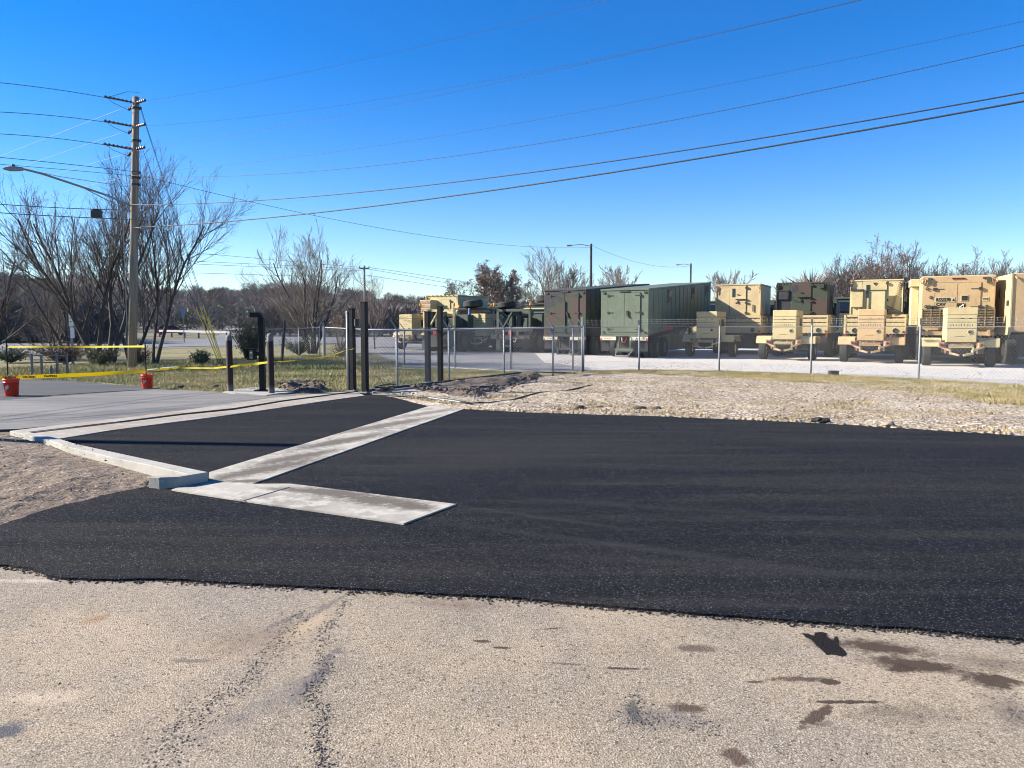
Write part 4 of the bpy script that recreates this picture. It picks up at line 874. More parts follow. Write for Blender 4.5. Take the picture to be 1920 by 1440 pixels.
# card reader pedestal
g_ = G(493, 735.5); r_ = empty('card_reader_post', g_, 0); s = g_.y/FPX
zt = ZAT(586, g_.y); z1 = ZAT(600, g_.y)
mb = MB(); w2 = .062
mb.prism_y([(-w2, .03), (w2, .03), (w2, z1+.02), (-.02, zt), (-.24, zt), (-.24, zt-.11), (-.06, zt-.11), (-w2, z1-.05)], -w2, w2); mb.build('gooseneck', M['black'], r_, bevel=.006)
mb = MB(); mb.box(-.17, .13, -.13, .13, .01, .055); mb.build('base_plate', M['black'], r_, bevel=.005)
def reader(name, x0, x1, z0, z1, hood):
    mb = MB(); mb.box(x0, x1, -.05, .06, z0, z1); o = mb.build(name, M['bronze'] if not hood else M['black'], r_, bevel=.005)
    q = MB(); xm = x0+(x1-x0)*.35 if not hood else x0+(x1-x0)*.5; q.box(xm-.042, xm+.042, -.058, -.051, z0+.02, z1-.02); q.build('face_plate', M['bronze'], o)
    q = MB(); q.lathe([(0, 0), (.022, 0), (.022, .008), (0, .008)], 12, (xm, -.068, z1-.075), 'y'); q.build('button', M['white'], o); q = MB(); q.box(xm-.008, xm+.008, -.066, -.059, z0+.035, z0+.06); q.build('key_slot', M['white'], o)
    if hood: q = MB(); q.prism_y([(x0-.05, z1+.01), (x1+.01, z1+.02), (x1+.01, z1-.005), (x0+.01, z1-.015), (x0+.0, z0+.03), (x0-.03, z0+.03)], -.12, .07); q.build('hood', M['black'], o)
reader('upper_reader', -.335, -.2, ZAT(597.5, g_.y), ZAT(578, g_.y), False)
reader('lower_reader', -.33, -.13, ZAT(674.5, g_.y), ZAT(655, g_.y), True)
MB().box(-.13, -.06, -.03, .03, ZAT(667, g_.y), ZAT(660, g_.y)).build('lower_arm', M['black'], r_)
tag(r_, 'black gooseneck card reader post with a high and a low reader box between two bollards', 'card reader post')
# cable coil and hoses by the gate
cc = MB(); g_ = G(722, 736, .05); rnd = random.Random(4)
for k in range(9):
    rr = rnd.uniform(.12, .24); z = .02+k*.012; tx, ty = rnd.uniform(-.25, .25), rnd.uniform(-.2, .2)
    cc.path([(rr*math.cos(a)+rnd.gauss(0, .008), rr*.8*math.sin(a), z+tx*rr*math.cos(a)+ty*rr*math.sin(a)+.03) for a in np.linspace(0, 6.1, 18)], .009, 5)
cc.path([(0, 0, .1), (-.1, .05, .28), (-.22, .1, .36)], .008, 5)
tag(cc.build('cable_coil', M['wiremat'], loc=g_), 'tangled coil of dark cable lying at the foot of the tallest black gate post', 'cable coil')
for lb, pts, r in (('dark hose snaking from the gate post over the rubble to the trench', [(700, 739.5), (745, 742), (800, 745), (850, 751), (885, 757), (900, 755), (925, 757)], .022), ('thin pale conduit lying beside the dark hose', [(780, 742), (820, 748), (868, 754), (905, 758)], .014),
                   ('dark root-like cable trailing across the stony ground', [(905, 757), (960, 750), (1010, 736), (1060, 733), (1110, 722)], .016)):
    pl = [G(x, y, .07) for x, y in pts]; o = MB().path([p-pl[0] for p in pl], r, 7).build('ground_hose', M['wiremat'] if 'pale' not in lb else M['galv'], smooth=True, loc=pl[0]); tag(o, lb, 'hose')
# ---------------------------------------------------------------- buckets, stakes, tape, frame, slabs
def bucket(px, py, label, hgt=.37, stake=None, k=1.0):
    g_ = G(px, py, .016); r_ = empty('bucket', g_)
    mb = MB(); mb.lathe([(0, .002), (.122*k, .002), (.126*k, .01), (.142*k, hgt*.78), (.152*k, hgt*.78), (.152*k, hgt*.80), (.144*k, hgt*.81), (.145*k, hgt*.88), (.154*k, hgt*.885), (.154*k, hgt), (.142*k, hgt), (.118*k, .04), (0, .03)], 24)
    mb.build('pail', M['bucket'], r_, smooth=True)
    mb = MB(); mb.path([(.155*k*math.cos(a), -.02+.155*k*-abs(math.sin(a))*.9, hgt*.8-.16*math.sin(a)) for a in np.linspace(0, math.pi, 14)], .003, 5); mb.build('handle', M['iron'], r_)
    mb = MB(); mb.lathe([(0, 0), (.13*k, 0), (.14*k, .02)], 20); mb.build('fill', M['clod'], r_, loc=(0, 0, hgt*.8))
    tag(r_, label, 'bucket', 'orange-red buckets'); return g_
b1 = bucket(22, 741.5, 'orange-red plastic bucket on the dark driveway at the left edge of the picture', k=1.05)
b2 = bucket(276.5, 727.5, 'orange-red plastic bucket holding a thin black stake at the edge of the grass', hgt=.33, k=.93)
q = empty('bucket_print', b1)
pm = MB(); pm.box(-.03, .03, -.149, -.146, .12, .24)
for o_ in (b1, b2): pass
bpy.data.objects.remove(q)
for nm, gg, k in (('bucket.001', b2, .85), ('bucket', b1, 1)):
    ro = bpy.data.objects.get(nm)
    if ro:
        mb = MB()
        for i in range(5): mb.box(-.035*k+i*.014*k, -.027*k+i*.014*k, -.1485*k, -.147*k+.01, .11+.012*i, .20+.01*i)
        lg = mb.build('printed_logo', M['white'], ro); lg.rotation_euler = (0, 0, -.0)
def stake(x, y, z0, z1, label, r=.012):
    o = MB().path([(0, 0, 0), (0, 0, z1-z0)], r, 7).build('stake', M['black'], loc=(x, y, z0)); tag(o, label, 'stake', 'black stakes'); return o
g2 = Vector((b2.x-.02, b2.y, .25)); stake(g2.x, g2.y, .2, ZAT(645, g2.y), 'thin black stake standing in the bucket at the grass edge', .013)
g3 = G(15, 706); stake(g3.x, g3.y, 0, ZAT(612, g3.y), 'thin black stake in the grass behind the left bucket', .018)
def tape(label, pts, wd=.072, txt=()):
    V = []; P = [AT(*p) for p in pts]; out = []
    for i, (a, b) in enumerate(zip(P, P[1:])):
        for k in range(12): out.append(a.lerp(b, k/12))
    out.append(P[-1]); rnd = random.Random(len(pts)); mb = MB(); ph = rnd.random()*6; root = empty('barrier_tape', out[0]); O = Vector(out[0])
    for i, p in enumerate(out):
        tw = .9*math.sin(ph+i*.31)*math.sin(i*.07+1); u = Vector((0, math.sin(tw), math.cos(tw)))*wd/2
        q = p-O; mb.v += [tuple(q-u), tuple(q+u)]
        if i: n = 2*i; mb.f.append((n-2, n, n+1, n-1))
    o = mb.build('ribbon', M['tape'], root); sm = o.modifiers.new('s', 'SOLIDIFY'); sm.thickness = .0015
    for (px, py, Y, sz) in txt:
        p = AT(px, py, Y)-O; text('lettering', 'CAUTION', sz, M['ink'], root, (p.x, p.y-.012, p.z), depth=.001, bold=.004)
    tag(root, label, 'barrier tape', 'yellow barrier tape')
tape('wide yellow barrier tape running from the left bucket to the bucket with the stake', [(-60, 708.5, 16.3), (20, 708, 16.6), (60, 706.5, 16.9), (170, 702, 17.8), (276, 695.5, 18.6)], .085, [(18, 708, 16.5, .062), (55, 706.8, 16.75, .062), (95, 705.3, 17.05, .062)])
tape('narrow yellow barrier tape from the bucket over the grass to the left bollard', [(276, 695.5, 18.6), (335, 689.5, 19), (400, 690.5, 18.4), (432, 687, 17.45)], .04)
tape('yellow barrier tape between the two brown bollards and past the card reader post', [(432, 687.5, 17.4), (470, 683, 17.3), (509, 678.5, 16.9)], .055)
tape('yellow barrier tape rising from the right bollard to the round galvanised gate post', [(509, 678.5, 16.9), (560, 676, 17.4), (620, 667, 17.5), (652, 655.5, 17.3), (664, 654, 17.3)], .018)
tape('upper yellow barrier tape strung between the two black stakes in front of the bare trees', [(15, 650.5, g3.y-.03), (140, 650.5, g3.y-1.5), (275, 649.5, g2.y-.03)], .05)
tape('loose end of yellow tape hanging down in front of the galvanised gate post', [(647, 661, 17.2), (646.5, 690, 17.2), (645.5, 715, 17.2), (648, 733, 17.2)], .03)
fr = empty('metal_frame', G(62, 704)); Yf = fr.location.y; mb = MB()
def lx(px): return (px-62)/FPX*Yf
for px, t in ((61, 663), (79, 665), (99, 663), (118, 664)): mb2 = MB(); mb2.bar((lx(px), 0 if px < 90 else .25, -.05), (lx(px), 0 if px < 90 else .25, ZAT(t, Yf)), .055, .045, up=(0, 1, 0)); mb2.build('upright', M['steel'], fr)
for z, a, b in ((ZAT(667, Yf), 61, 118), (ZAT(680, Yf), 79, 118), (ZAT(679.5, Yf), 61, 79)):
    mb2 = MB(); mb2.bar((lx(a), .12, z), (lx(b), .12, z), .04, .035); mb2.build('crossbar', M['steel'], fr)
MB().lathe([(.02, 0), (.05, .05), (.05, .14), (.03, .22), (.03, .3), (0, .3)], 10).build('valve', M['steel'], fr, loc=(lx(93), .1, 0))
tag(fr, 'small grey metal pipe frame standing in the grass at the left', 'pipe frame')
for px, py, a, b, lb in ((283, 697, 30, 3, 'pale broken concrete slab lying behind the bucket with the stake'), (318, 693, 38, 3, 'longer pale broken slab lying in the grass right of the bucket')):
    g_ = G(px, py); rnd = random.Random(px); mb = MB(); s = g_.y/FPX; n = 9
    mb.prism([(a*.5*s*math.cos(t)*rnd.uniform(.8, 1.1), .28*math.sin(t)*rnd.uniform(.8, 1.1)) for t in np.linspace(0, 2*math.pi, n, endpoint=False)], 0, .09)
    o = mb.build('broken_slab', M['conc2'], loc=(g_.x, g_.y, -.01), bevel=.01); o.rotation_euler = (.03, -.05, 0); tag(o, lb, 'concrete slab', 'broken concrete slabs')
# boulders / lumps in the stony ground
for px, py, s_, mt, lb in ((1200, 772, .16, 'clod', 'dark jagged lump at the asphalt edge below the green trailer'), (1230, 772, .13, 'clod', 'dark lump just right of the largest dark jagged lump'), (1085, 771, .17, 'clod', 'dark flat lump at the asphalt edge left of centre'), (1125, 770, .12, 'clod', 'low dark lump right of the flat one'),
                          (1535, 794, .14, 'ink', 'spill of black asphalt lumps on the stony edge'), (1545, 794.5, .12, 'ink', 'small black asphalt lump beside the spill'), (1665, 802, .12, 'stone', 'pale rock at the far asphalt edge under the second tan truck'), (1815, 800, .08, 'stone', 'pale rock near the right side of the far asphalt edge'),
                          (878, 744, .13, 'stonegrey', 'grey angular rock on the spoil in front of the far gate posts'), (835, 739, .11, 'stonegrey', 'grey rock half buried near the dark hose'), (575, 728, .16, 'clod', 'largest lump on the dark soil heap'), (340, 729, .10, 'clod', 'dark clod on the grass right of the bucket'), (405, 727, .09, 'clod', 'dark clod near the left bollard'),
                          (1392, 712, .07, 'stone', 'small white stone in the grass strip before the fence')):
    g_ = G(px, py); rnd = random.Random(int(px)); import bmesh
    bmm = bmesh.new(); bmesh.ops.create_icosphere(bmm, subdivisions=2, radius=s_*.7)
    for v in bmm.verts: v.co *= rnd.uniform(.75, 1.15); v.co.x *= 1.25; v.co.z *= .55
    me = bpy.data.meshes.new('rock'); bmm.to_mesh(me); bmm.free(); me.materials.append(M[mt]); o = bpy.data.objects.new('rock' if mt != 'clod' and mt != 'ink' else 'soil_lump', me); link(o); o.location = (g_.x, g_.y, .05); tag(o, lb, 'rock')
o = MB().box(-.13, .13, -.1, .1, 0, .14).build('valve_box', M['iron'], loc=G(1563, 703.5), bevel=.01); tag(o, 'small dark box on the gravel at the foot of the right-hand fence', 'box')
# road signs far left, yield sign, guard rail, car
sg = empty('road_sign', gd(136, 30)); Ys = 30; s = Ys/FPX
MB().box(-.04, .04, -.03, .03, 0, ZAT(560, Ys)).build('post', M['galv'], sg)
for i, (a, b, c, d) in enumerate([(-3.4, 3.4, 561, 573), (-2.6, 5.5, 580, 612), (-.5, 6.5, 614, 634)]):
    mb = MB(); mb.box(a*s, b*s, -.06, -.035, ZAT(d, Ys), ZAT(c, Ys)); o = mb.build('sign_panel', M['white'], sg)
    if i == 1:
        for k in range(3): MB().box(a*s+.03, b*s-.06, -.066, -.061, ZAT(590+k*7, Ys), ZAT(588.6+k*7, Ys)).build('dark_marking', M['ink'], o)
tag(sg, 'narrow white road sign seen at a steep angle behind the bare tree branches', 'road sign')
ys = empty('yield_sign', gd(346, 66)); z = ZAT(600, 66); z1 = ZAT(577, 66)
mb = MB(); mb.prism_y([(0, z), (.34, z1), (-.34, z1)], -.02, .0); mb.build('sign_panel', M['galv'], ys); MB().box(-.03, .03, 0, .05, 0, z1).build('post', M['galv'], ys)
tag(ys, 'grey back of a triangular road sign beyond the highway, left of the yellow guards', 'road sign')
def guard(name, pts, zt, label):
    P = [Vector((*gd(px, Y)[:2], 0)) for px, Y in pts]; root = empty(name, P[0]); mb = MB()
    for a, b in zip(P, P[1:]):
        mb.bar(a-P[0]+Vector((0, 0, zt)), b-P[0]+Vector((0, 0, zt)), .06, .24)
        n = max(int((b-a).length/4), 1)
        for i in range(n+1): q = a.lerp(b, i/n)-P[0]; MB().box(q.x-.07, q.x+.07, q.y+.05, q.y+.2, 0, zt+.1).build('post', M['wood'], root)
    mb.build('beam', M['galv'], root); tag(root, label, 'guard rail')
guard('guard_rail', [(300, 95), (432, 78)], .75, 'white steel guard rail beside the highway behind the yellow guy guards')
guard('guard_rail', [(425, 112), (660, 104)], .9, 'long pale guard rail beyond the highway behind the card reader post')
flat('median', gp([(260, 632), (424, 626), (430, 620), (300, 622), (200, 627)]), .01, M['land'])
car = empty('parked_car', gd(322, 112), R(20)); mb = MB(); mb.prism_y([(-2.1, .3), (2.1, .3), (2.15, .75), (1.3, .9), (-2.1, .95)], -.85, .85); bd_ = mb.build('body', M['red'], car, bevel=.06)
mb = MB(); mb.prism_y([(-1.7, .95), (1.2, .9), (.6, 1.38), (-1.2, 1.4)], -.75, .75); mb.build('cabin', M['glass'], car, bevel=.05)
for sx in (-1.3, 1.3):
    for sy in (-.85, .72): MB().lathe([(0, 0), (.33, 0), (.33, .14), (0, .14)], 16, (sx, sy, .33), 'y').build('wheel', M['rubber'], car)
tag(car, 'small red car far off beside the highway guard rail', 'car')
# ---------------------------------------------------------------- vehicles
def place(name, px, Y, hd): return empty(name, ((px-960)/FPX*Y, Y, 0), -R(hd))
def tyre(parent, x, y, r=.4, w_=.28, name='wheel', hub=None):
    o = MB().lathe([(r*.55, 0), (r*.93, 0), (r, w_*.12), (r, w_*.88), (r*.93, w_), (r*.55, w_)], 22, (0, 0, 0), 'x').build(name, M['rubber'], parent, smooth=False, loc=(x, y, r))
    MB().lathe([(0, w_*.3), (r*.3, w_*.18), (r*.56, w_*.1), (r*.56, w_*.9), (r*.3, w_*.8), (0, w_*.8)], 16, (0, 0, 0), 'x').build('rim', hub or M['tan'], o); return o
def gen_trailer(px, Y, hd, label, pm='tan', num=False, tongue=True):
    r_ = place('generator_trailer', px, Y, hd); p = M[pm]; z0, z1 = .90, 2.15; b = .475
    hz = z0+(z1-z0)*.40
    ho = MB().box(-b, b, 0, 1.75, z0, z1-.27).build('housing', p, r_, bevel=.012)
    MB().box(-b-.01, b+.01, -.01, 1.76, z1-.262, z1).build('lid', p, r_, bevel=.015)
    mb = MB()
    for z in (z1-.40, z1-.52, hz): mb.box(-b+.01, b-.01, -.004, .003, z-.006, z+.006)
    for i in range(9): mb.box(-b+.12+i*.085, -b+.135+i*.085, -.004, .002, z1-.66, z1-.60)
    mb.box(-.2, .12, -.004, .002, z0+.21, z0+.222)
    mb.box(-.05, .04, -.012, .002, z1-.39, z1-.37); mb.box(.22, .3, -.012, .002, z1-.39, z1-.37); mb.build('seam', M['iron'], ho)
    g1 = MB().lathe([(0, 0), (.055, 0), (.06, .03), (.0, .03)], 16, (0, -.03, 0), 'y').build('gauge', M['iron'], r_, loc=(.26, 0, z0+.38))
    MB().lathe([(.06, 0), (.085, .005), (.085, .03), (.06, .03)], 16, (0, -.02, 0), 'y').build('gauge_ring', p, g1)
    MB().box(b+.0, b+.012, .9, 1.5, z0+.55, z1-.35).build('side_louvre', M['iron'], r_)
    MB().path([(-.1, .5, z1), (-.1, .5, z1+.06)], .045, 8).build('exhaust_cap', M['iron'], r_)
    # chassis, with a solid box added to stop light passing under
    mb = MB(); mb.box(-.62, -.54, -.15, 2.3, .72, .80); mb.box(.54, .62, -.15, 2.3, .72, .80); mb.box(-.6, .6, .0, .1, .78, .88); mb.box(-.6, .6, 1.2, 1.3, .70, .88); mb.tube((-.9, .95, .4), (.9, .95, .4), .05); mb.box(-.5, .5, .3, 1.8, .48, .78); mb.build('chassis', M['iron'], r_)
    for sx in (-1, 1):
        mb = MB(); x0, x1 = .60*sx, 1.22*sx
        if sx < 0: mb.prism_x([(.42, 1.04), (1.5, 1.04), (1.75, .74), (1.70, .72), (1.46, 1.0), (.48, 1.0), (.30, .72), (.25, .74)], x1, x0)
        else: mb.prism_x([(.42, 1.04), (1.5, 1.04), (1.75, .74), (1.70, .72), (1.46, 1.0), (.48, 1.0), (.30, .72), (.25, .74)], x0, x1)
        mb.hexa([(min(x0, x1), .27, .72), (max(x0, x1), .27, .72), (max(x0, x1), .30, .72), (min(x0, x1), .30, .72), (min(x0, x1), .40, 1.04), (max(x0, x1), .40, 1.04), (max(x0, x1), .43, 1.04), (min(x0, x1), .43, 1.04)])
        if sx > 0: mb.prism_y([(.60, .93), (1.22, 1.06), (1.22, .74), (.9, .74)], .22, .26)
        fo = mb.build('fender', p, r_)
        if num and sx < 0: text('stencil', 'RSS/278A GVT', .085, M['ink'], fo, (-.9, .315, .95), rot=(R(68), 0, 0), bold=.003)
        tyre(r_, -1.17 if sx < 0 else .88, .95, .40, .29, hub=p)
        l_ = MB().box(sx*.62-.10, sx*.62+.10, -.19, -.05, .70, .90).build('lamp_bracket', M['rust'], r_, bevel=.02)
        MB().lathe([(0, 0), (.05, 0), (.05, .03), (0, .03)], 12, (sx*.62, -.225, .80), 'y').build('tail_lamp', M['darkred'], l_)
        mb = MB(); mb.bar((sx*.62, -.1, .72), (sx*.32, -.25, .60), .09, .07); mb.bar((sx*.36, -.25, .52), (sx*.06, -.35, .44), .10, .07); mb.bar((sx*.36, -.22, .74), (sx*.36, -.22, .46), .04, .04); mb.build('support_arm', p if sx > 0 else M['rust'], r_)
        MB().bar((sx*.5, -.1, .9), (sx*.5, -.1, .5), .05, .05).build('leg', M['rust'], r_)
    o = MB().box(-.40, .34, -.19, -.15, .705, .785).build('step_plate', p, r_)
    mb = MB(); [mb.lathe([(0, 0), (.019, 0), (.019, .004), (0, .004)], 8, (-.36+i*.073, -.195, .745), 'y') for i in range(10)]; mb.build('punched_holes', M['ink'], o)
    mb = MB(); rnd = random.Random(int(px)); [mb.box(-.4+i*.1, -.33+i*.1, -.12, -.05, .80, .80+rnd.uniform(.03, .09)) for i in range(8)]; mb.box(-.4, .4, -.125, -.045, .79, .802); mb.build('fittings', M['rust'], r_)
    tag(r_, label, 'generator trailer', 'tan generator trailers parked in a row'); return r_
gen_trailer(1323.5, 36.2, 29, 'tan generator trailer beside the long green trailer and half in its shadow')
gen_trailer(1469.5, 32.8, 29, 'tan generator trailer standing in front of the camouflaged shelter truck')
gen_trailer(1631, 30.6, 28, 'orange-tan generator trailer standing in front of the slatted truck with the leaning shelter', 'tan2')
gen_trailer(1801, 27.7, 25, 'pale tan generator trailer standing in front of the van with black lettering', 'tan', num=True)
gen_trailer(761, 47, 29, 'small tan generator trailer far left, beside the tan shelter with the open shelf', 'tan')
def clutter(root, b, zb, seed, y=-.12):
    rnd = random.Random(seed)
    for i in range(3):
        x = rnd.uniform(-b*.75, b*.75); w_ = rnd.uniform(.12, .3)
        MB().path([(x, y, zb), (x+w_*.3, y-.08, zb-.22), (x+w_*.7, y-.08, zb-.24), (x+w_, y, zb-.02)], .018, 6).build('air_hose', M['iron'] if i else M['red'], root)
    for sx in (-1, 1):
        MB().box(sx*(b-.22)-.2, sx*(b-.22)+.2, .02, .035, .32, zb-.12).build('mud_flap', M['rubber'], root)
        MB().box(sx*(b-.05)-.035, sx*(b-.05)+.035, y+.0, y+.012, zb-.16, zb-.04).build('reflector', M['red'], root)
def panel_lines(sh, W, L, zb, zt, y0=.14):
    mb = MB()
    for f in (.25, .5, .75): y = y0+(L-y0)*f; mb.box(W/2, W/2+.006, y-.008, y+.008, zb+.05, zt-.05); mb.box(-W/2-.006, -W/2, y-.008, y+.008, zb+.05, zt-.05)
    mb.box(W/2, W/2+.03, y0, L, zb+.04, zb+.10); mb.box(W/2, W/2+.03, y0, L, zt-.10, zt-.04)
    mb.build('side_panel_seam', M['rust'], sh)
    rv = MB()
    for k in range(14):
        x = -W/2+.09+k*(W-.18)/13
        for z in (zb+.09, zt-.09): rv.box(x-.008, x+.008, y0-.038, y0-.03, z-.008, z+.008)
    rv.build('rivet_row', M['rust'], sh)
def door(parent, x0, x1, z0, z1, m, win=None, y=-.02, hinge='r', handle=True, drip=True):
    d = MB().box(x0, x1, y-.012, y+.018, z0, z1).build('door', m, parent, bevel=.01)
    mb = MB()
    for a, b, c, e in ((x0-.015, x0, z0, z1), (x1, x1+.015, z0, z1), (x0, x1, z1, z1+.015)): mb.box(a, b, y-.002, y+.012, c, e)
    mb.build('door_seam', M['iron'], d)
    hx = x1 if hinge == 'r' else x0
    for t in (.08, .42, .93): MB().box(hx-.05, hx+.07, y-.05, y+.0, z0+(z1-z0)*t-.045, z0+(z1-z0)*t+.045).build('hinge', M['iron'], d)
    if win: MB().box(win[0], win[1], y-.03, y-.005, win[2], win[3]).build('window', M['glass'], d)
    if handle: q = MB(); q.box((x0+x1)/2-.02, (x0+x1)/2+.02, y-.06, y-.012, (z0+z1)/2-.16, (z0+z1)/2-.02); q.box((x0+x1)/2-.06, (x0+x1)/2+.06, y-.05, y-.012, (z0+z1)/2+.28, (z0+z1)/2+.31); q.build('handle', M['iron'], d)
    if drip: MB().box(x0+(x1-x0)*.3, x1, y-.09, y-.014, z0+(z1-z0)*.55, z0+(z1-z0)*.57).build('drip_ledge', M['iron'] if m == M['camo'] else m, d)
    return d
def bed_truck(px, Y, hd, W, zt, zb, L, sm, label, bedw=2.45, cab=True, kind=0, bedm='tan', bz=(1.13, 1.97)):
    r_ = place('shelter_truck', px, Y, hd); b = bedw/2; z0, z1 = bz; p = M[bedm]
    MB().box(-b, b, .02, L+.3, z0+.1, z0+.22).build('bed_floor', p, r_)
    tg = MB().box(-b, b, -.03, .02, z0, z0+(z1-z0)*.36).build('tailgate', p, r_, bevel=.01)
    mb = MB(); hh_ = z1-z0
    for f0, f1 in ((.42, .56), (.63, .78), (.88, 1.0)): mb.box(-b, b, -.03, .01, z0+hh_*f0, z0+hh_*f1)
    for x in (-b, -.05, b-.08): mb.box(x, x+.08, .01, .04, z0+hh_*.3, z1)
    mb.box(-b+.02, -b+.06, -.045, -.03, z0, z1); mb.box(b-.06, b-.02, -.045, -.03, z0, z1)
    mb.build('slat', p, tg)
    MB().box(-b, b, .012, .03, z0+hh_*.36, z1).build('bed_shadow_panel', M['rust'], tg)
    for x in (-b+.42, b-.42): q = MB(); q.lathe([(.0, .02), (.08, .02), (.085, 0), (.11, 0), (.11, .03)], 16, (x, -.055, z0+hh_*.17), 'y'); q.build('round_port', M['iron'], tg)
    for x in (-b+.1, b-.1): MB().lathe([(0, 0), (.05, 0), (.05, .03), (0, .03)], 12, (x, -.06, z0+.09), 'y').build('tail_lamp', M['darkred'], tg)
    for sx in (-1, 1):
        mb = MB(); [mb.box(sx*b-.02, sx*b+.02, .05, L+.3, z0+hh_*f0, z0+hh_*f1) for f0, f1 in ((.02, .36), (.42, .56), (.63, .78), (.88, 1.0))]; [mb.box(sx*b-.035, sx*b+.035, .05+i*(L+.2)/4, .13+i*(L+.2)/4, z0, z1) for i in range(5)]; mb.build('side_rack', p, r_)
    mb = MB(); mb.box(-.5, -.36, -.2, L+2.5, .85, 1.1); mb.box(.36, .5, -.2, L+2.5, .85, 1.1); mb.box(-1, 1, -.25, -.12, .72, .9); mb.tube((-1, 1, .55), (1, 1, .55), .12); mb.tube((-1, 2.4, .55), (1, 2.4, .55), .12); mb.build('chassis', M['iron'], r_)
    for sx in (-1, 1): MB().box(sx*.95-.22, sx*.95+.22, 3.0, L+1.3, .42, 1.12).build('side_tank_box', M['dgreen'], r_, bevel=.05)  # long side boxes added so no sun passes under the bed
    MB().box(-1.0, 1.0, .35, L+2.4, .30, .95).build('underbody_fill', M['iron'], r_)  # solid block shaped to keep the ground below dark
    for yy in (1.0, 2.4, L+1.9):
        for sx in (-1, 1): tyre(r_, sx*1.18-.19 if sx > 0 else -1.18-.19, yy, .55, .38)
    if cab:
        cb_ = MB().box(-1.15, 1.15, L+.8, L+2.6, 1.2, 2.75).build('cab', M['camo'] if kind != 3 else p, r_, bevel=.08)
        MB().box(-.95, .95, L+.77, L+.81, 1.95, 2.55).build('rear_window', M['glass'], cb_); MB().box(-1.2, 1.2, L+.75, L+.8, 2.6, 2.8).build('roof_edge', M['dgreen'], cb_)
    sh = MB().box(-W/2, W/2, .14, L, zb, zt).build('shelter', sm, r_, bevel=.02)
    mb = MB(); e = .045
    for x in (-W/2, W/2-e): mb.box(x-.004, x+e+.004, .11, .2, zb, zt+.004)
    mb.box(-W/2, W/2, .11, .2, zt-.05, zt+.006); mb.box(-W/2, W/2, .11, .2, zb, zb+.05); mb.build('edge_frame', sm, sh)
    for x in (-W/2-.02, W/2-.10):
        q = MB(); q.path([(x+.06+.06*math.cos(a), .08, zt-.14+.075*math.sin(a)) for a in np.linspace(0, 6.28, 11)], .02, 5); q.box(x+.02, x+.11, .07, .12, zt-.3, zt-.2); q.path([(x+.07, .07, zt-.3), (x+.04, .07, zt-.46)], .018, 5); q.build('lifting_ring', M['iron'] if kind else M['rust'], sh)
    clutter(r_, b, z0, int(px)); panel_lines(sh, W, L, zb, zt)
    return r_, sh
# truck 1: plain tan shelter, partly shaded
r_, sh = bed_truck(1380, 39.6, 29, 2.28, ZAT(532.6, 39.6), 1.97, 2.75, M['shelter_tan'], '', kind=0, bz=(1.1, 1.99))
door(sh, -.40, .42, 2.02, 3.52, M['shelter_tan'], (-.28, -.15, 2.95, 3.38), y=.12)
mb = MB(); mb.box(.75, .79, .09, .12, 2.2, 2.55); mb.box(-.1, -.05, .09, .12, 2.6, 2.68); mb.build('latch', M['iron'], sh)
tag(r_, 'slatted-bed truck carrying a plain tan shelter with a diagonal shadow across it', 'shelter truck', 'shelter trucks in the rear row')
# truck 2: camouflaged shelter
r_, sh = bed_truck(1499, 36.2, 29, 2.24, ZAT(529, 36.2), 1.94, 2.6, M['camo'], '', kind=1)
door(sh, -.45, .42, 2.0, 3.48, M['camo'], None, y=.12)
MB().box(-1.02, -.62, .06, .14, 2.72, 3.12).build('access_panel', M['camo'], sh, bevel=.01)
mb = MB(); mb.box(-1.1, -.58, .04, .14, 3.12, 3.16); mb.box(-.62, -.58, .05, .14, 2.72, 3.12); mb.box(.78, .98, .0, .12, 3.22, 3.42); mb.bar((-.42, .08, 2.75), (-.18, .08, 2.62), .03, .03)
mb.build('fitting', M['iron'], sh)
mb = MB(); mb.box(-1.13, -1.11, .06, .1, 2.1, 3.4)
for i in range(10): mb.box(-1.16, -1.08, .05, .1, 2.1+i*.13, 2.16+i*.13)
mb.build('ladder_chain', M['iron'], sh)
mb = MB(); mb.bar((1.19, .25, 1.95), (1.19, 2.4, 3.55), .03, .02); mb.bar((1.19, .25, 3.5), (1.19, 2.4, 1.95), .03, .02); mb.bar((1.2, .2, 3.5), (1.2, 1.2, 1.95), .03, .02); mb.build('tie_strap', M['iron'], sh)
tag(r_, 'tan slatted-bed truck carrying a green, brown and black camouflaged shelter', 'shelter truck', 'shelter trucks in the rear row')
# truck 3: tan shelter, leaning panels
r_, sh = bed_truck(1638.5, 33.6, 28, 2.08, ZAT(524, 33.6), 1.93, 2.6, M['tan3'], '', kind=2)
door(sh, -.55, .42, 2.0, 3.42, M['tan'], (-.40, -.27, 2.72, 3.27), y=.12, handle=False)
mb = MB(); mb.prism_y([(-.14, 3.36), (.02, 3.36), (-.06, 3.24)], .08, .105); mb.build('triangle_mark', M['ink'], sh)
MB().box(-.98, -.52, .04, .14, 2.3, 3.02).build('equipment_box', M['tan'], sh, bevel=.01); MB().box(-1.02, -.5, .0, .15, 3.02, 3.08).build('box_ledge', M['iron'], sh)
mb = MB(); [mb.box(-1.02, -.95, .07, .12, 2.95+i*.075, 2.99+i*.075) for i in range(8)]; [mb.box(.86+i*.0-.014*i, .93-.014*i, .07, .12, 3.3-i*.075, 3.34-i*.075) for i in range(17)]; mb.build('chain', M['rust'], sh)
lk = empty('leaning_panel', (0, 0, 0)); lk.parent = r_; KIDS.setdefault(r_.name, []).append(lk)
mb = MB(); mb.box(-.22, .36, -.10, -.06, 1.9, 2.95); mb.build('panel', M['tan3'], lk)
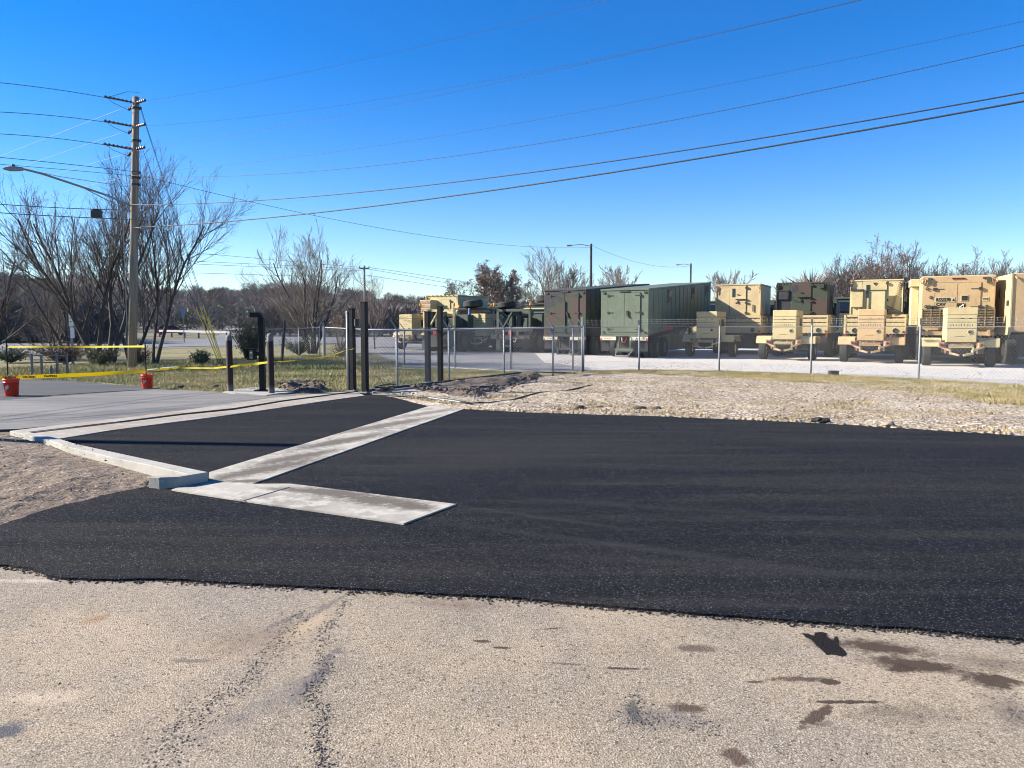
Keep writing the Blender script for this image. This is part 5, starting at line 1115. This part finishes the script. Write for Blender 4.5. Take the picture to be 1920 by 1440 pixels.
mb = MB(); mb.box(-.28, -.22, -.12, -.04, 1.9, 3.02); mb.box(.36, .44, -.12, -.04, 1.9, 3.02); mb.box(-.28, .44, -.12, -.04, 2.98, 3.04); mb.build('green_frame', M['dgreen'], lk)
mb = MB(); mb.bar((.42, -.05, 2.35), (1.1, .05, 2.02), .05, .04); [mb.bar((.45+i*.02, -.05-.03*i, 2.22-.05*i), (1.12, .0, 1.98), .03, .03) for i in range(4)]; mb.build('folded_tubes', M['iron'], lk)
tag(r_, 'tan slatted-bed truck with a tan shelter behind a green-framed panel and black triangle mark', 'shelter truck', 'shelter trucks in the rear row')
# RSS van
Yv = 30.2; r_ = place('van_truck', 1791, Yv, 24.5); zt = ZAT(516.5, Yv); zb = 1.30; W = 2.52; b = W/2; L = 4.6
vb = MB().box(-b, b, 0, L, zb, zt).build('van_body', M['tan2'], r_, bevel=.03)
MB().box(-b-.006, -b+.004, .12, L-.1, zb+.05, zt-.05).build('left_side', M['tan'], vb)
mb = MB(); mb.box(-b-.35, -b-.0, 1.3, L, zt-.35, zt-.04); mb.box(-b-.30, -b-.01, 1.4, L-.1, zb+.2, zt-.36); mb.build('expanding_side', M['tan3'], vb, bevel=.02)
x0, xm, x1 = -.80, -.03, .76
for a, c, hs in ((x0, xm, 'l'), (xm+.01, x1, 'r')):
    d = MB().box(a, c, -.018, .01, zb+.15, zt-.27).build('rear_door', M['tan2'], vb, bevel=.006)
    hx = a if hs == 'l' else c
    for z in (zt-.52, zt-1.22): sg_ = 1 if hs == 'l' else -1; q = MB(); q.box(hx-.06, hx+.06, -.06, -.015, z-.055, z+.055); q.box(min(hx, hx+sg_*.32), max(hx, hx+sg_*.32), -.03, -.015, z-.012, z+.012); q.build('hinge', M['iron'], d)
mb = MB(); mb.box(xm, xm+.012, -.022, .0, zb+.15, zt-.27); mb.box(x0, x1, -.022, 0, zt-.272, zt-.26); mb.box(x0-.01, x0, -.022, 0, zb+.15, zt-.26); mb.box(x1, x1+.01, -.022, 0, zb+.15, zt-.26); mb.build('door_seam', M['rust'], vb)
mb = MB(); [mb.box(x-.065, x+.065, -.03, .0, zt-.14, zt-.09) for x in (-.95, -.15, 0, .15, .88)]; mb.build('marker_lamp', M['darkred'], vb)
for sx in (-1, 1):
    q = MB(); q.path([(sx*(b-.04)+.09*math.cos(a), -.05, zt-.2+.10*math.sin(a)) for a in np.linspace(0, 6.28, 13)], .022, 6); q.build('lifting_ring', M['rust'], vb)
    q = MB(); q.box(sx*(b-.26)-.05, sx*(b-.26)+.05, -.09, 0, zt-.3, zt-.08); q.box(sx*(b-.28)-.04, sx*(b-.28)+.04, -.10, 0, zt-1.4, zt-1.15); q.build('door_stop', M['dgreen'], vb)
q = MB(); [q.path([(xx+.05*math.cos(a), -.03, zz+.05*math.sin(a)) for a in np.linspace(0, 5, 8)], .018, 5) for xx, zz in ((-1.06, zt-.5), (-.92, zt-.84), (-1.08, zt-1.2))]; q.build('latch', M['iron'], vb)
MB().box(-.80, -.09, -.026, -.018, zt-1.04, zt-.84).build('lettering_patch', M['tan3'], vb); text('lettering', 'RSS/278', .19, M['ink'], vb, (-.50, -.034, zt-.94), sx=.80, bold=.005)
MB().prism_y([(-.19, zt-.99), (-.10, zt-.99), (-.145, zt-.89)], -.036, -.027).build('triangle_mark', M['ink'], vb)
text('lettering', 'CAV', .145, M['ink'], vb, (-.58, -.024, zt-1.12), sx=1.1, bold=.006)
MB().box(.83, 1.05, -.01, -.004, zt-1.02, zt-.84).build('lettering_patch', M['tan3'], vb); text('lettering', '662', .125, M['ink'], vb, (.94, -.016, zt-.93), bold=.003)
MB().box(.10, .36, -.03, -.018, zt-1.0, zt-.76).build('vent_frame', M['tan3'], vb); MB().box(.13, .33, -.04, -.031, zt-.97, zt-.79).build('dark_vent', M['ink'], vb)
lg = MB().box(-.01, .26, -.032, -.019, zt-1.36, zt-1.08).build('unit_emblem', M['ink'], vb)
q = MB(); q.path([(.01, -.035, zt-1.34), (.10, -.035, zt-1.22), (.24, -.035, zt-1.10)], [.008, .03, .006], 4); q.path([(.14+.07*math.cos(a), -.035, zt-1.2+.09*math.sin(a)) for a in np.linspace(-1.8, 1.5, 9)], .012, 4); q.build('emblem_figure', M['plate'], lg)
rk = MB()
for i in range(8): rk.box(-1.24, 1.24, -.30, -.26, 1.42+i*.095, 1.47+i*.095)
for x in np.linspace(-1.24, 1.2, 9): rk.box(x, x+.04, -.31, -.25, 1.40, 2.16)
rk.box(-1.22, 1.22, -.255, -.2, 1.42, 2.12); rk.build('slatted_rack', M['netting'], r_)
mb = MB(); mb.box(-1.25, 1.25, -.25, .0, 1.12, 1.27); [mb.box(x, x+.1, -.32, -.25, 1.1, 1.34) for x in (-1.1, -.5, .4, 1.0)]; mb.build('rear_bumper', M['tan2'], r_)
mb = MB(); mb.box(-.5, -.36, 0, L+2, .8, 1.1); mb.box(.36, .5, 0, L+2, .8, 1.1); mb.box(-b, b, .1, L, 1.15, 1.3); mb.box(-1.15, 1.15, 3.1, L+2, .3, 1.15); mb.box(-.85, .85, .2, 3.1, .3, 1.15); mb.build('chassis', M['iron'], r_)  # frame rails, plus solid boxes added to block sun below the van
for yy in (1.0, 2.4, L+1.6):
    for sx in (-1, 1): tyre(r_, sx*1.05-.19, yy, .55, .38)
clutter(r_, 1.2, 1.1, 5, -.34)
tag(r_, 'tan van truck with RSS/278 and CAV lettering on its rear doors', 'van truck')
# last van at the right edge
Yv = 28.4; r_ = place('van_truck', 1962, Yv, 20); zt = ZAT(511, Yv); zb = 1.25; b = 1.2; L = 4.8
vb = MB().box(-b, b, 0, L, zb, zt).build('van_body', M['tan2'], r_, bevel=.03)
MB().box(-b-.008, -b+.004, .1, L-.1, zb-.1, zt-.04).build('left_side', M['tan'], vb); MB().box(-b-.03, -b+.02, -.03, .12, zb-.2, zt).build('corner_post', M['tan'], vb)
mb = MB(); [mb.box(-b-.03, -b-.01, .9+i*.8, .93+i*.8, zt-.9, zt-.5) for i in range(4)]; mb.box(-b-.05, -b, .3, .5, zb+1.0, zb+1.2); mb.build('latch', M['iron'], vb)
mb = MB(); mb.box(-.5, .5, 0, L+2, .8, 1.1); mb.box(-b, b, -.2, 0, 1.0, 1.15); mb.box(-1.15, 1.15, 3.1, L+2, .3, 1.2); mb.box(-.85, .85, .2, 3.1, .3, 1.2); mb.build('chassis', M['iron'], r_)  # the low solid boxes are added to shut out light underneath
for yy in (1.0, 2.4): tyre(r_, -1.2, yy, .55, .38)
q = MB(); q.path([(-b+.1, -.05, zt-.1), (-b+.14, -.08, zt-.2)], .04, 6); q.build('lifting_ring', M['rust'], vb)
tag(r_, 'tan van truck cut off by the right edge of the picture', 'van truck')
# cabs visible in the gaps
def cab_truck(px, Y, hd, pm, label):
    r_ = place('army_truck', px, Y, hd); 
    c_ = MB().box(-1.15, 1.15, 0, 1.8, 1.0, 2.25).build('cab', M[pm], r_, bevel=.06)
    MB().box(-1.1, 1.1, .0, 1.7, 2.25, 3.0).build('upper_cab', M['dgreen'], c_, bevel=.08); MB().box(-.95, .95, -.05, 0.0, 2.3, 2.85).build('rear_window', M['glass'], c_)
    MB().box(-1.15, 1.15, -.06, 1.8, 3.0, 3.12).build('roof', M['dgreen'], c_, bevel=.03)
    MB().box(-1.2, 1.2, -.5, 2.6, .8, 1.0).build('chassis', M['iron'], r_); MB().box(-1.1, 1.1, -.4, 2.5, .25, .8).build('underbody_fill', M['iron'], r_)  # lower block added to darken the space below the cab
    mb = MB(); mb.path([(-1.2, -.1, 1.3), (-1.25, -.1, 2.6)], .06, 8); mb.build('exhaust', M['iron'], r_)
    for yy in (-.2, 1.8):
        for sx in (-1, 1): tyre(r_, sx*1.0-.19, yy, .55, .38)
    tag(r_, label, 'army truck', 'truck cabs seen in the gaps'); return r_
cab_truck(1583, 45, 29, 'camo', 'dark truck cab with a rear window, just right of the camouflaged shelter')
cab_truck(1864, 36.5, 25, 'tan', 'green roofed truck cab seen in the gap between the lettered van and the last van')
cab_truck(1437, 50, 29, 'tan', 'barely visible truck cab in the gap left of the camouflaged shelter')
cab_truck(1321, 52, 29, 'tan', 'barely visible pale truck cab behind the far corner of the long green trailer')
# van semitrailers
def van_trailer(px0, Y0, hd, W, L, zt, zb, tilt, m, md, label, num=None, camo_=False):
    e = Vector((math.cos(R(hd)), -math.sin(R(hd)), 0)); p0 = Vector(((px0-960)/FPX*Y0, Y0, 0))-e*W/2     # px0,Y0 = right rear corner
    r_ = empty('van_semitrailer', p0, -R(hd)); b = W/2; k = math.tan(tilt)
    def hx(x0, x1, y0, y1, z0, z1): return [(x0, y0, z0+k*y0), (x1, y0, z0+k*y0), (x1, y1, z0+k*y1), (x0, y1, z0+k*y1), (x0, y0, z1+k*y0), (x1, y0, z1+k*y0), (x1, y1, z1+k*y1), (x0, y1, z1+k*y1)]
    bo = MB().hexa(hx(-b, b, 0, L, zb, zt-.05)).build('body', m, r_, bevel=.015)
    MB().hexa(hx(-b-.03, b+.03, -.03, L+.02, zt-.048, zt+.02)).build('roof_cap', m, r_, bevel=.01)
    mb = MB()
    for i in range(1, 16): y = L*i/16; mb.hexa(hx(b, b+.018, y-.02, y+.02, zb+.1, zt-.1))
    mb.build('side_rib', m, bo)
    for f in (.28, .66, .92):
        q = MB().hexa(hx(b+.002, b+.03, L*f-.28, L*f+.28, zt-.75, zt-.12)).build('side_window', M['dgreen'], bo); MB().hexa(hx(b+.03, b+.04, L*f-.2, L*f+.2, zt-.5, zt-.18)).build('pane', M['glass'], q)
    x0, x1, z0, z1 = -b*.68, b*.66, zb+.14, zt-.17
    for a, c, hs in ((x0, 0, 'l'), (.012, x1, 'r')):
        d = MB().box(a, c, -.03, .0, z0, z1).build('rear_door', m, bo, bevel=.008); h_ = a if hs == 'l' else c
        for f in (.07, .5, .94): sg_ = 1 if hs == 'l' else -1; q = MB(); q.box(min(h_, h_+sg_*.24), max(h_, h_+sg_*.24), -.05, -.028, z0+(z1-z0)*f-.015, z0+(z1-z0)*f+.015); q.box(h_-.04, h_+.04, -.06, -.02, z0+(z1-z0)*f-.05, z0+(z1-z0)*f+.05); q.build('hinge', M['iron'], d)
    mb = MB(); mb.box(x0-.02, x0, -.02, 0, z0, z1); mb.box(x1, x1+.02, -.02, 0, z0, z1); mb.box(x0, x1, -.02, 0, z1, z1+.018); mb.box(-.0, .012, -.02, 0, z0, z1); mb.build('door_seam', M['iron'], bo)
    q = MB(); q.box(.1, .2, -.08, -.03, (z0+z1)/2-.12, (z0+z1)/2+.08) if not camo_ else q.box(-.02, .05, -.08, -.03, z0, z1-.4); q.bar((.12, -.06, (z0+z1)/2+.05), (.22, -.06, (z0+z1)/2-.22), .05, .05); q.build('latch', M['iron'], bo)
    mb = MB()
    for x in (-b+.16, b-.16):
        mb.box(x-.06, x+.06, -.03, 0, zt-.2, zt-.1)
    mb.box(-.22, .22, -.05, 0, zt-.13, zt-.06)
    mb.build('marker_lamp', M['iron'], bo)
    for x in (-b+.14, b-.14): MB().lathe([(0, 0), (.05, 0), (.05, .03), (0, .03)], 12, (x, -.03, zb+.12), 'y').build('tail_lamp', M['darkred'], bo)
    bp = MB().box(-b-.01, b+.01, -.06, .1, zb-.06, zb).build('sill', md, r_)
    for a, c in ((-b, -b+.78), (b-.82, b)):
        pl = MB().box(a, c, -.075, -.03, zb-.24, zb-.075).build('marking_plate', M['plate'], r_)
    text('lettering', num or '137', .13, M['ink'], pl, (b-.2, -.08, zb-.155), bold=.005); text('lettering', 'US ARMY 01' if not num else 'US ARMY 11', .07, M['red'] if not num else M['ink'], pl, (-b+.4, -.08, zb-.16))
    mb = MB(); mb.box(-.45, .45, -.02, .1, zb-.72, zb-.62); mb.box(-.32, -.24, 0, .08, zb-.66, zb-.06); mb.box(.24, .32, 0, .08, zb-.66, zb-.06); mb.build('underrun_guard', m, r_)
    mb = MB(); mb.hexa(hx(-.5, -.38, 0, L, zb-.35, zb)); mb.hexa(hx(.38, .5, 0, L, zb-.35, zb)); mb.tube((-1, 1.6, .48), (1, 1.6, .48), .08); mb.box(-.6, .6, 1.3, 1.9, .5, zb-.3); mb.box(-.6, .6, .6, L-2.8, .25, zb-.2); mb.build('chassis', M['iron'], r_)  # the long low box is added to keep light from crossing below
    for sx in (-1, 1): MB().box(sx*.95-.2, sx*.95+.2, 3.3, L-3.0, .28, zb-.02).build('side_fill_box', md, r_, bevel=.02)  # boxes added along both sides to block light under the trailer
    for yy in (1.5, 2.6):
        for x in (-b+.03, -b+.36, b-.36-.27+.0, b-.30): tyre(r_, x, yy, .47, .27, hub=M['dgreen'])
    for x in (-.7, .7): MB().box(x-.07, x+.07, L-2.6, L-2.45, 0.05, zb+k*L-.5).build('landing_leg', M['iron'], r_); MB().box(x-.2, x+.2, L-2.7, L-2.35, 0, .05).build('landing_foot', M['iron'], r_)
    mb = MB(); mb.path([(-.35, -.05, zb-.75), (-.3, -.3, zb-.95), (.3, -.3, zb-.95), (.4, -.05, zb-.75)], .03, 6); mb.build('tow_cable', M['galv'], r_)
    clutter(r_, b, zb-.1, int(px0), -.08)
    tag(r_, label, 'van semitrailer', 'long van semitrailers'); return r_, bo
t1, bo = van_trailer(1215, 34.7, 29, 2.30, 10.7, ZAT(541.5, 34.7), 1.06, R(4.2), M['green'], M['green'], 'long faded green van semitrailer with pale rear doors and number 137 on its bumper', None)
MB().box(1.155, 1.165, 2.3, 3.6, 1.32, 1.50).build('red_placard', M['red'], t1)
van_trailer(1098, 38, 29, 2.30, 9.4, ZAT(542.7, 38), 1.0, R(4.2), M['camo'], M['dgreen'], 'long van semitrailer with brown and green camouflage left of the faded green one', '120', True)
# ---- left group: tan shelter truck with shelf, dark flatbeds
Yt = 46; e = Vector((math.cos(R(29)), -math.sin(R(29)), 0))
r_, sh = bed_truck(827, 47, 29, 2.35, ZAT(553.3, 47), 1.55, 3.6, M['tan'], '', bedm='rust', cab=False, bz=(.95, 1.5))
un = MB().box(-1.15, -.35, -.55, .12, 2.25, 3.02).build('air_unit', M['tan'], sh, bevel=.01)
mb = MB(); [mb.box(-1.12, -.38, -.57, -.55, 2.32+i*.24, 2.50+i*.24) for i in range(3)]; mb.build('opening', M['rust'], un)
door(sh, .0, .62, 1.7, 3.05, M['tan'], None, y=.12, drip=False)
for y0 in (.75, 1.55): MB().box(1.175, 1.2, y0, y0+.68, 2.45, 3.0).build('side_window', M['glass'], sh)
mb = MB(); [mb.box(-1.0+i*.3, -.9+i*.3, .1, .2, 3.25, 3.31) for i in range(7)]; mb.build('roof_lug', M['iron'], sh)
tag(r_, 'truck with a tan box shelter with two dark side windows and an open shelf unit', 'shelter truck')
def flatbed(px, Y, hd, label, pm, var=0):
    r_ = place('flatbed_truck', px, Y, hd); p = M[pm]; rnd = random.Random(int(px))
    mb = MB(); mb.box(-1.2, 1.2, 0, 6.5, 1.15, 1.35); mb.build('deck', M['iron'], r_)
    mb = MB(); mb.box(-.5, -.35, -.3, 8, .8, 1.15); mb.box(.35, .5, -.3, 8, .8, 1.15); mb.box(-1.2, 1.2, -.3, -.15, .75, .95); mb.box(-1.0, 1.0, .3, 8, .28, 1.15); mb.build('chassis', M['iron'], r_)  # deep middle box added so the underside stays dark
    for sx in (-1, 1): MB().box(sx*1.0-.2, sx*1.0+.2, 3.1, 4.5, .35, 1.12).build('side_tank_box', M['dgreen'], r_, bevel=.06)
    for yy in (.9, 2.3, 5.2, 6.6):
        for sx in (-1, 1): tyre(r_, sx*1.0-.22, yy, .62, .42, hub=M['dgreen'])
    mb = MB(); mb.box(-1.1, -.96, .1, .2, 1.35, 2.35); mb.box(.9, 1.04, .1, .2, 1.35, 2.35); mb.box(-1.1, 1.04, .1, .2, 2.25, 2.38); mb.bar((-.7, .1, 1.3), (-.1, .1, 2.2), .16, .08); mb.build('rear_frame', p, r_)
    mb = MB()
    for i in range(4): x = -.9+i*.45; mb.box(x, x+.3, .3, 1.0+i*.2, 1.35, 1.8+rnd.random()*.6)
    mb.box(-1.1, 1.1, 1.4, 2.2, 1.35, 2.1); mb.box(-1, 1, 3, 5, 1.35, 1.9+.2*var); mb.build('load', M['dgreen'], r_, bevel=.04)
    mb = MB(); mb.tube((-.95, .2, 2.3), (-.6, .9, 1.6), .1, n=10); mb.tube((.3, .5, 2.1), (.9, .6, 2.15), .16, n=12); mb.box(-.3, .2, .3, .6, 2.0, 2.3); mb.build('machinery', M['dgreen'] if var else p, r_)
    sp_ = MB().lathe([(.25, -.18), (.5, -.2), (.58, -.13), (.58, .13), (.5, .2), (.25, .18)], 24, (0, 0, 0), 'x').build('spare_tyre', M['rubber'], r_, loc=(.1 if var else .3, 3.2, 2.75)); sp_.rotation_euler = (0, R(84), 0)
    if var: sp_.location = (.3, 3.6, 3.05); sp_.scale = (1, 1.15, 1.15)
    MB().box(-.9, .9, 2.9, 3.9, 2.42, 2.5).build('tyre_rack', M['tan3'] if var else M['iron'], r_)
    for x in (-1.12, 1.12):
        MB().path([(x, -.1, .95), (x, -.1, 2.55)], .025, 7).build('beacon_pole', M['iron'], r_); q = MB(); q.lathe([(.05, 0), (.06, .03), (.06, .12), (.03, .17), (0, .17)], 12, (x, -.1, 2.55)); q.build('beacon', M['amber'], r_)
    for x in (-.85, .85): MB().lathe([(0, 0), (.06, 0), (.06, .03), (0, .03)], 12, (x, -.36, .86), 'y').build('tail_lamp', M['darkred'], r_)
    MB().box(-.1, .12, -.38, -.35, .98, 1.2).build('hazard_placard', M['red'], r_)
    mb = MB(); mb.path([(-.4, -.35, .8), (-.35, -.42, .6), (-.25, -.42, .62)], .03, 6); mb.path([(.4, -.35, .8), (.35, -.42, .6), (.25, -.42, .62)], .03, 6); mb.build('tow_hook', M['tan3'], r_)
    c_ = MB().box(-1.2, 1.2, 7, 9, 1.1, 2.4).build('cab', M['dgreen'], r_, bevel=.08); MB().box(-1, 1, 6.96, 7.0, 1.7, 2.3).build('rear_window', M['glass'], c_)
    MB().box(-.95, -.55, -.24, -.2, .1, .85).build('mud_flap', M['dgreen'], r_)
    tag(r_, label, 'flatbed truck', 'old dark flatbed trucks'); return r_
flatbed(962, 42, 29, 'dark green flatbed truck with amber beacons, directly left of the camouflaged trailer', 'dgreen', 1)
flatbed(893, 46, 29, 'dark flatbed truck with pale frame parts in the gap right of the tan shelter', 'rust', 0)
flatbed(822, 43, 29, 'tan-framed wrecker truck bed in front of the tan shelter, behind the far gate posts', 'tan', 0)
gen_trailer(897, 44, 29, 'small tan generator box standing between the tan shelter and the dark flatbed truck', 'tan')
wt = empty('water_can', gd(880, 44, 1.9)); MB().lathe([(0, 0), (.12, 0), (.12, .08), (.05, .12), (.04, .5), (0, .5)], 12).build('body', mat('blue_plastic', (.12, .3, .6), .5), wt); MB().lathe([(.03, .5), (.05, .52), (0, .56)], 10).build('cap', M['white'], wt)
tag(wt, 'small pale blue funnel-shaped object on the dark truck under the shelter windows', 'funnel')
# far white house bits behind the trees
for px, Y, w_, lb in ((765, 118, 5, 'small white house glimpsed through the trees behind the far left generator trailer'), (788, 125, 4, 'second white house glimpsed just right of the first one')):
    r_ = empty('white_house', gd(px, Y)); z1 = ZAT(580, Y); MB().box(-w_/2, w_/2, 0, 6, 0, z1-.8).build('wall', M['white'], r_); mb = MB(); mb.prism_y([(-w_/2-.3, z1-.8), (w_/2+.3, z1-.8), (0, z1+.4)], -.3, 6.3); mb.build('roof', M['iron'], r_)
    for x in (-1.2, .8): MB().box(x, x+.6, -.05, 0, 1, 2).build('window', M['glass'], r_)
    tag(r_, lb, 'house', 'far white houses')
# a further row of parked trucks, seen only under and between the nearer ones
for px, Y, lb in ((1010, 60, 'behind the camouflaged trailer'), (1120, 62, 'behind the gap of the two long trailers'), (1250, 63, 'beyond the long green trailer'), (1380, 55, 'behind the plain tan shelter truck'), (1500, 52, 'behind the camouflaged shelter truck'), (1530, 56, 'behind and right of the camouflaged shelter truck'), (1650, 50, 'behind the third shelter truck'), (1710, 46, 'behind the gap left of the lettered van'), (1775, 48, 'behind the lettered van'), (925, 58, 'behind the dark flatbed trucks')):
    cab_truck(px, Y, 29, 'camo' if px % 20 else 'dgreen', 'dark truck parked in the far row '+lb)
def hoses(px, Y, hd, z0, w_, seed, label):
    pass
HAZE = True
if HAZE:
    hz_ = MB().box(-1200, 1200, -60, 1250, -1.2, 95); hm = bpy.data.materials.new('haze_air'); hm.use_nodes = True; hn = hm.node_tree; hn.nodes.remove(hn.nodes['Principled BSDF'])
    pv = hn.nodes.new('ShaderNodeVolumePrincipled'); pv.inputs['Color'].default_value = (.75, .85, 1, 1); pv.inputs['Density'].default_value = .00013; hn.links.new(pv.outputs[0], hn.nodes['Material Output'].inputs['Volume'])
    o = hz_.build('haze', hm); tag(o, kind='stuff')
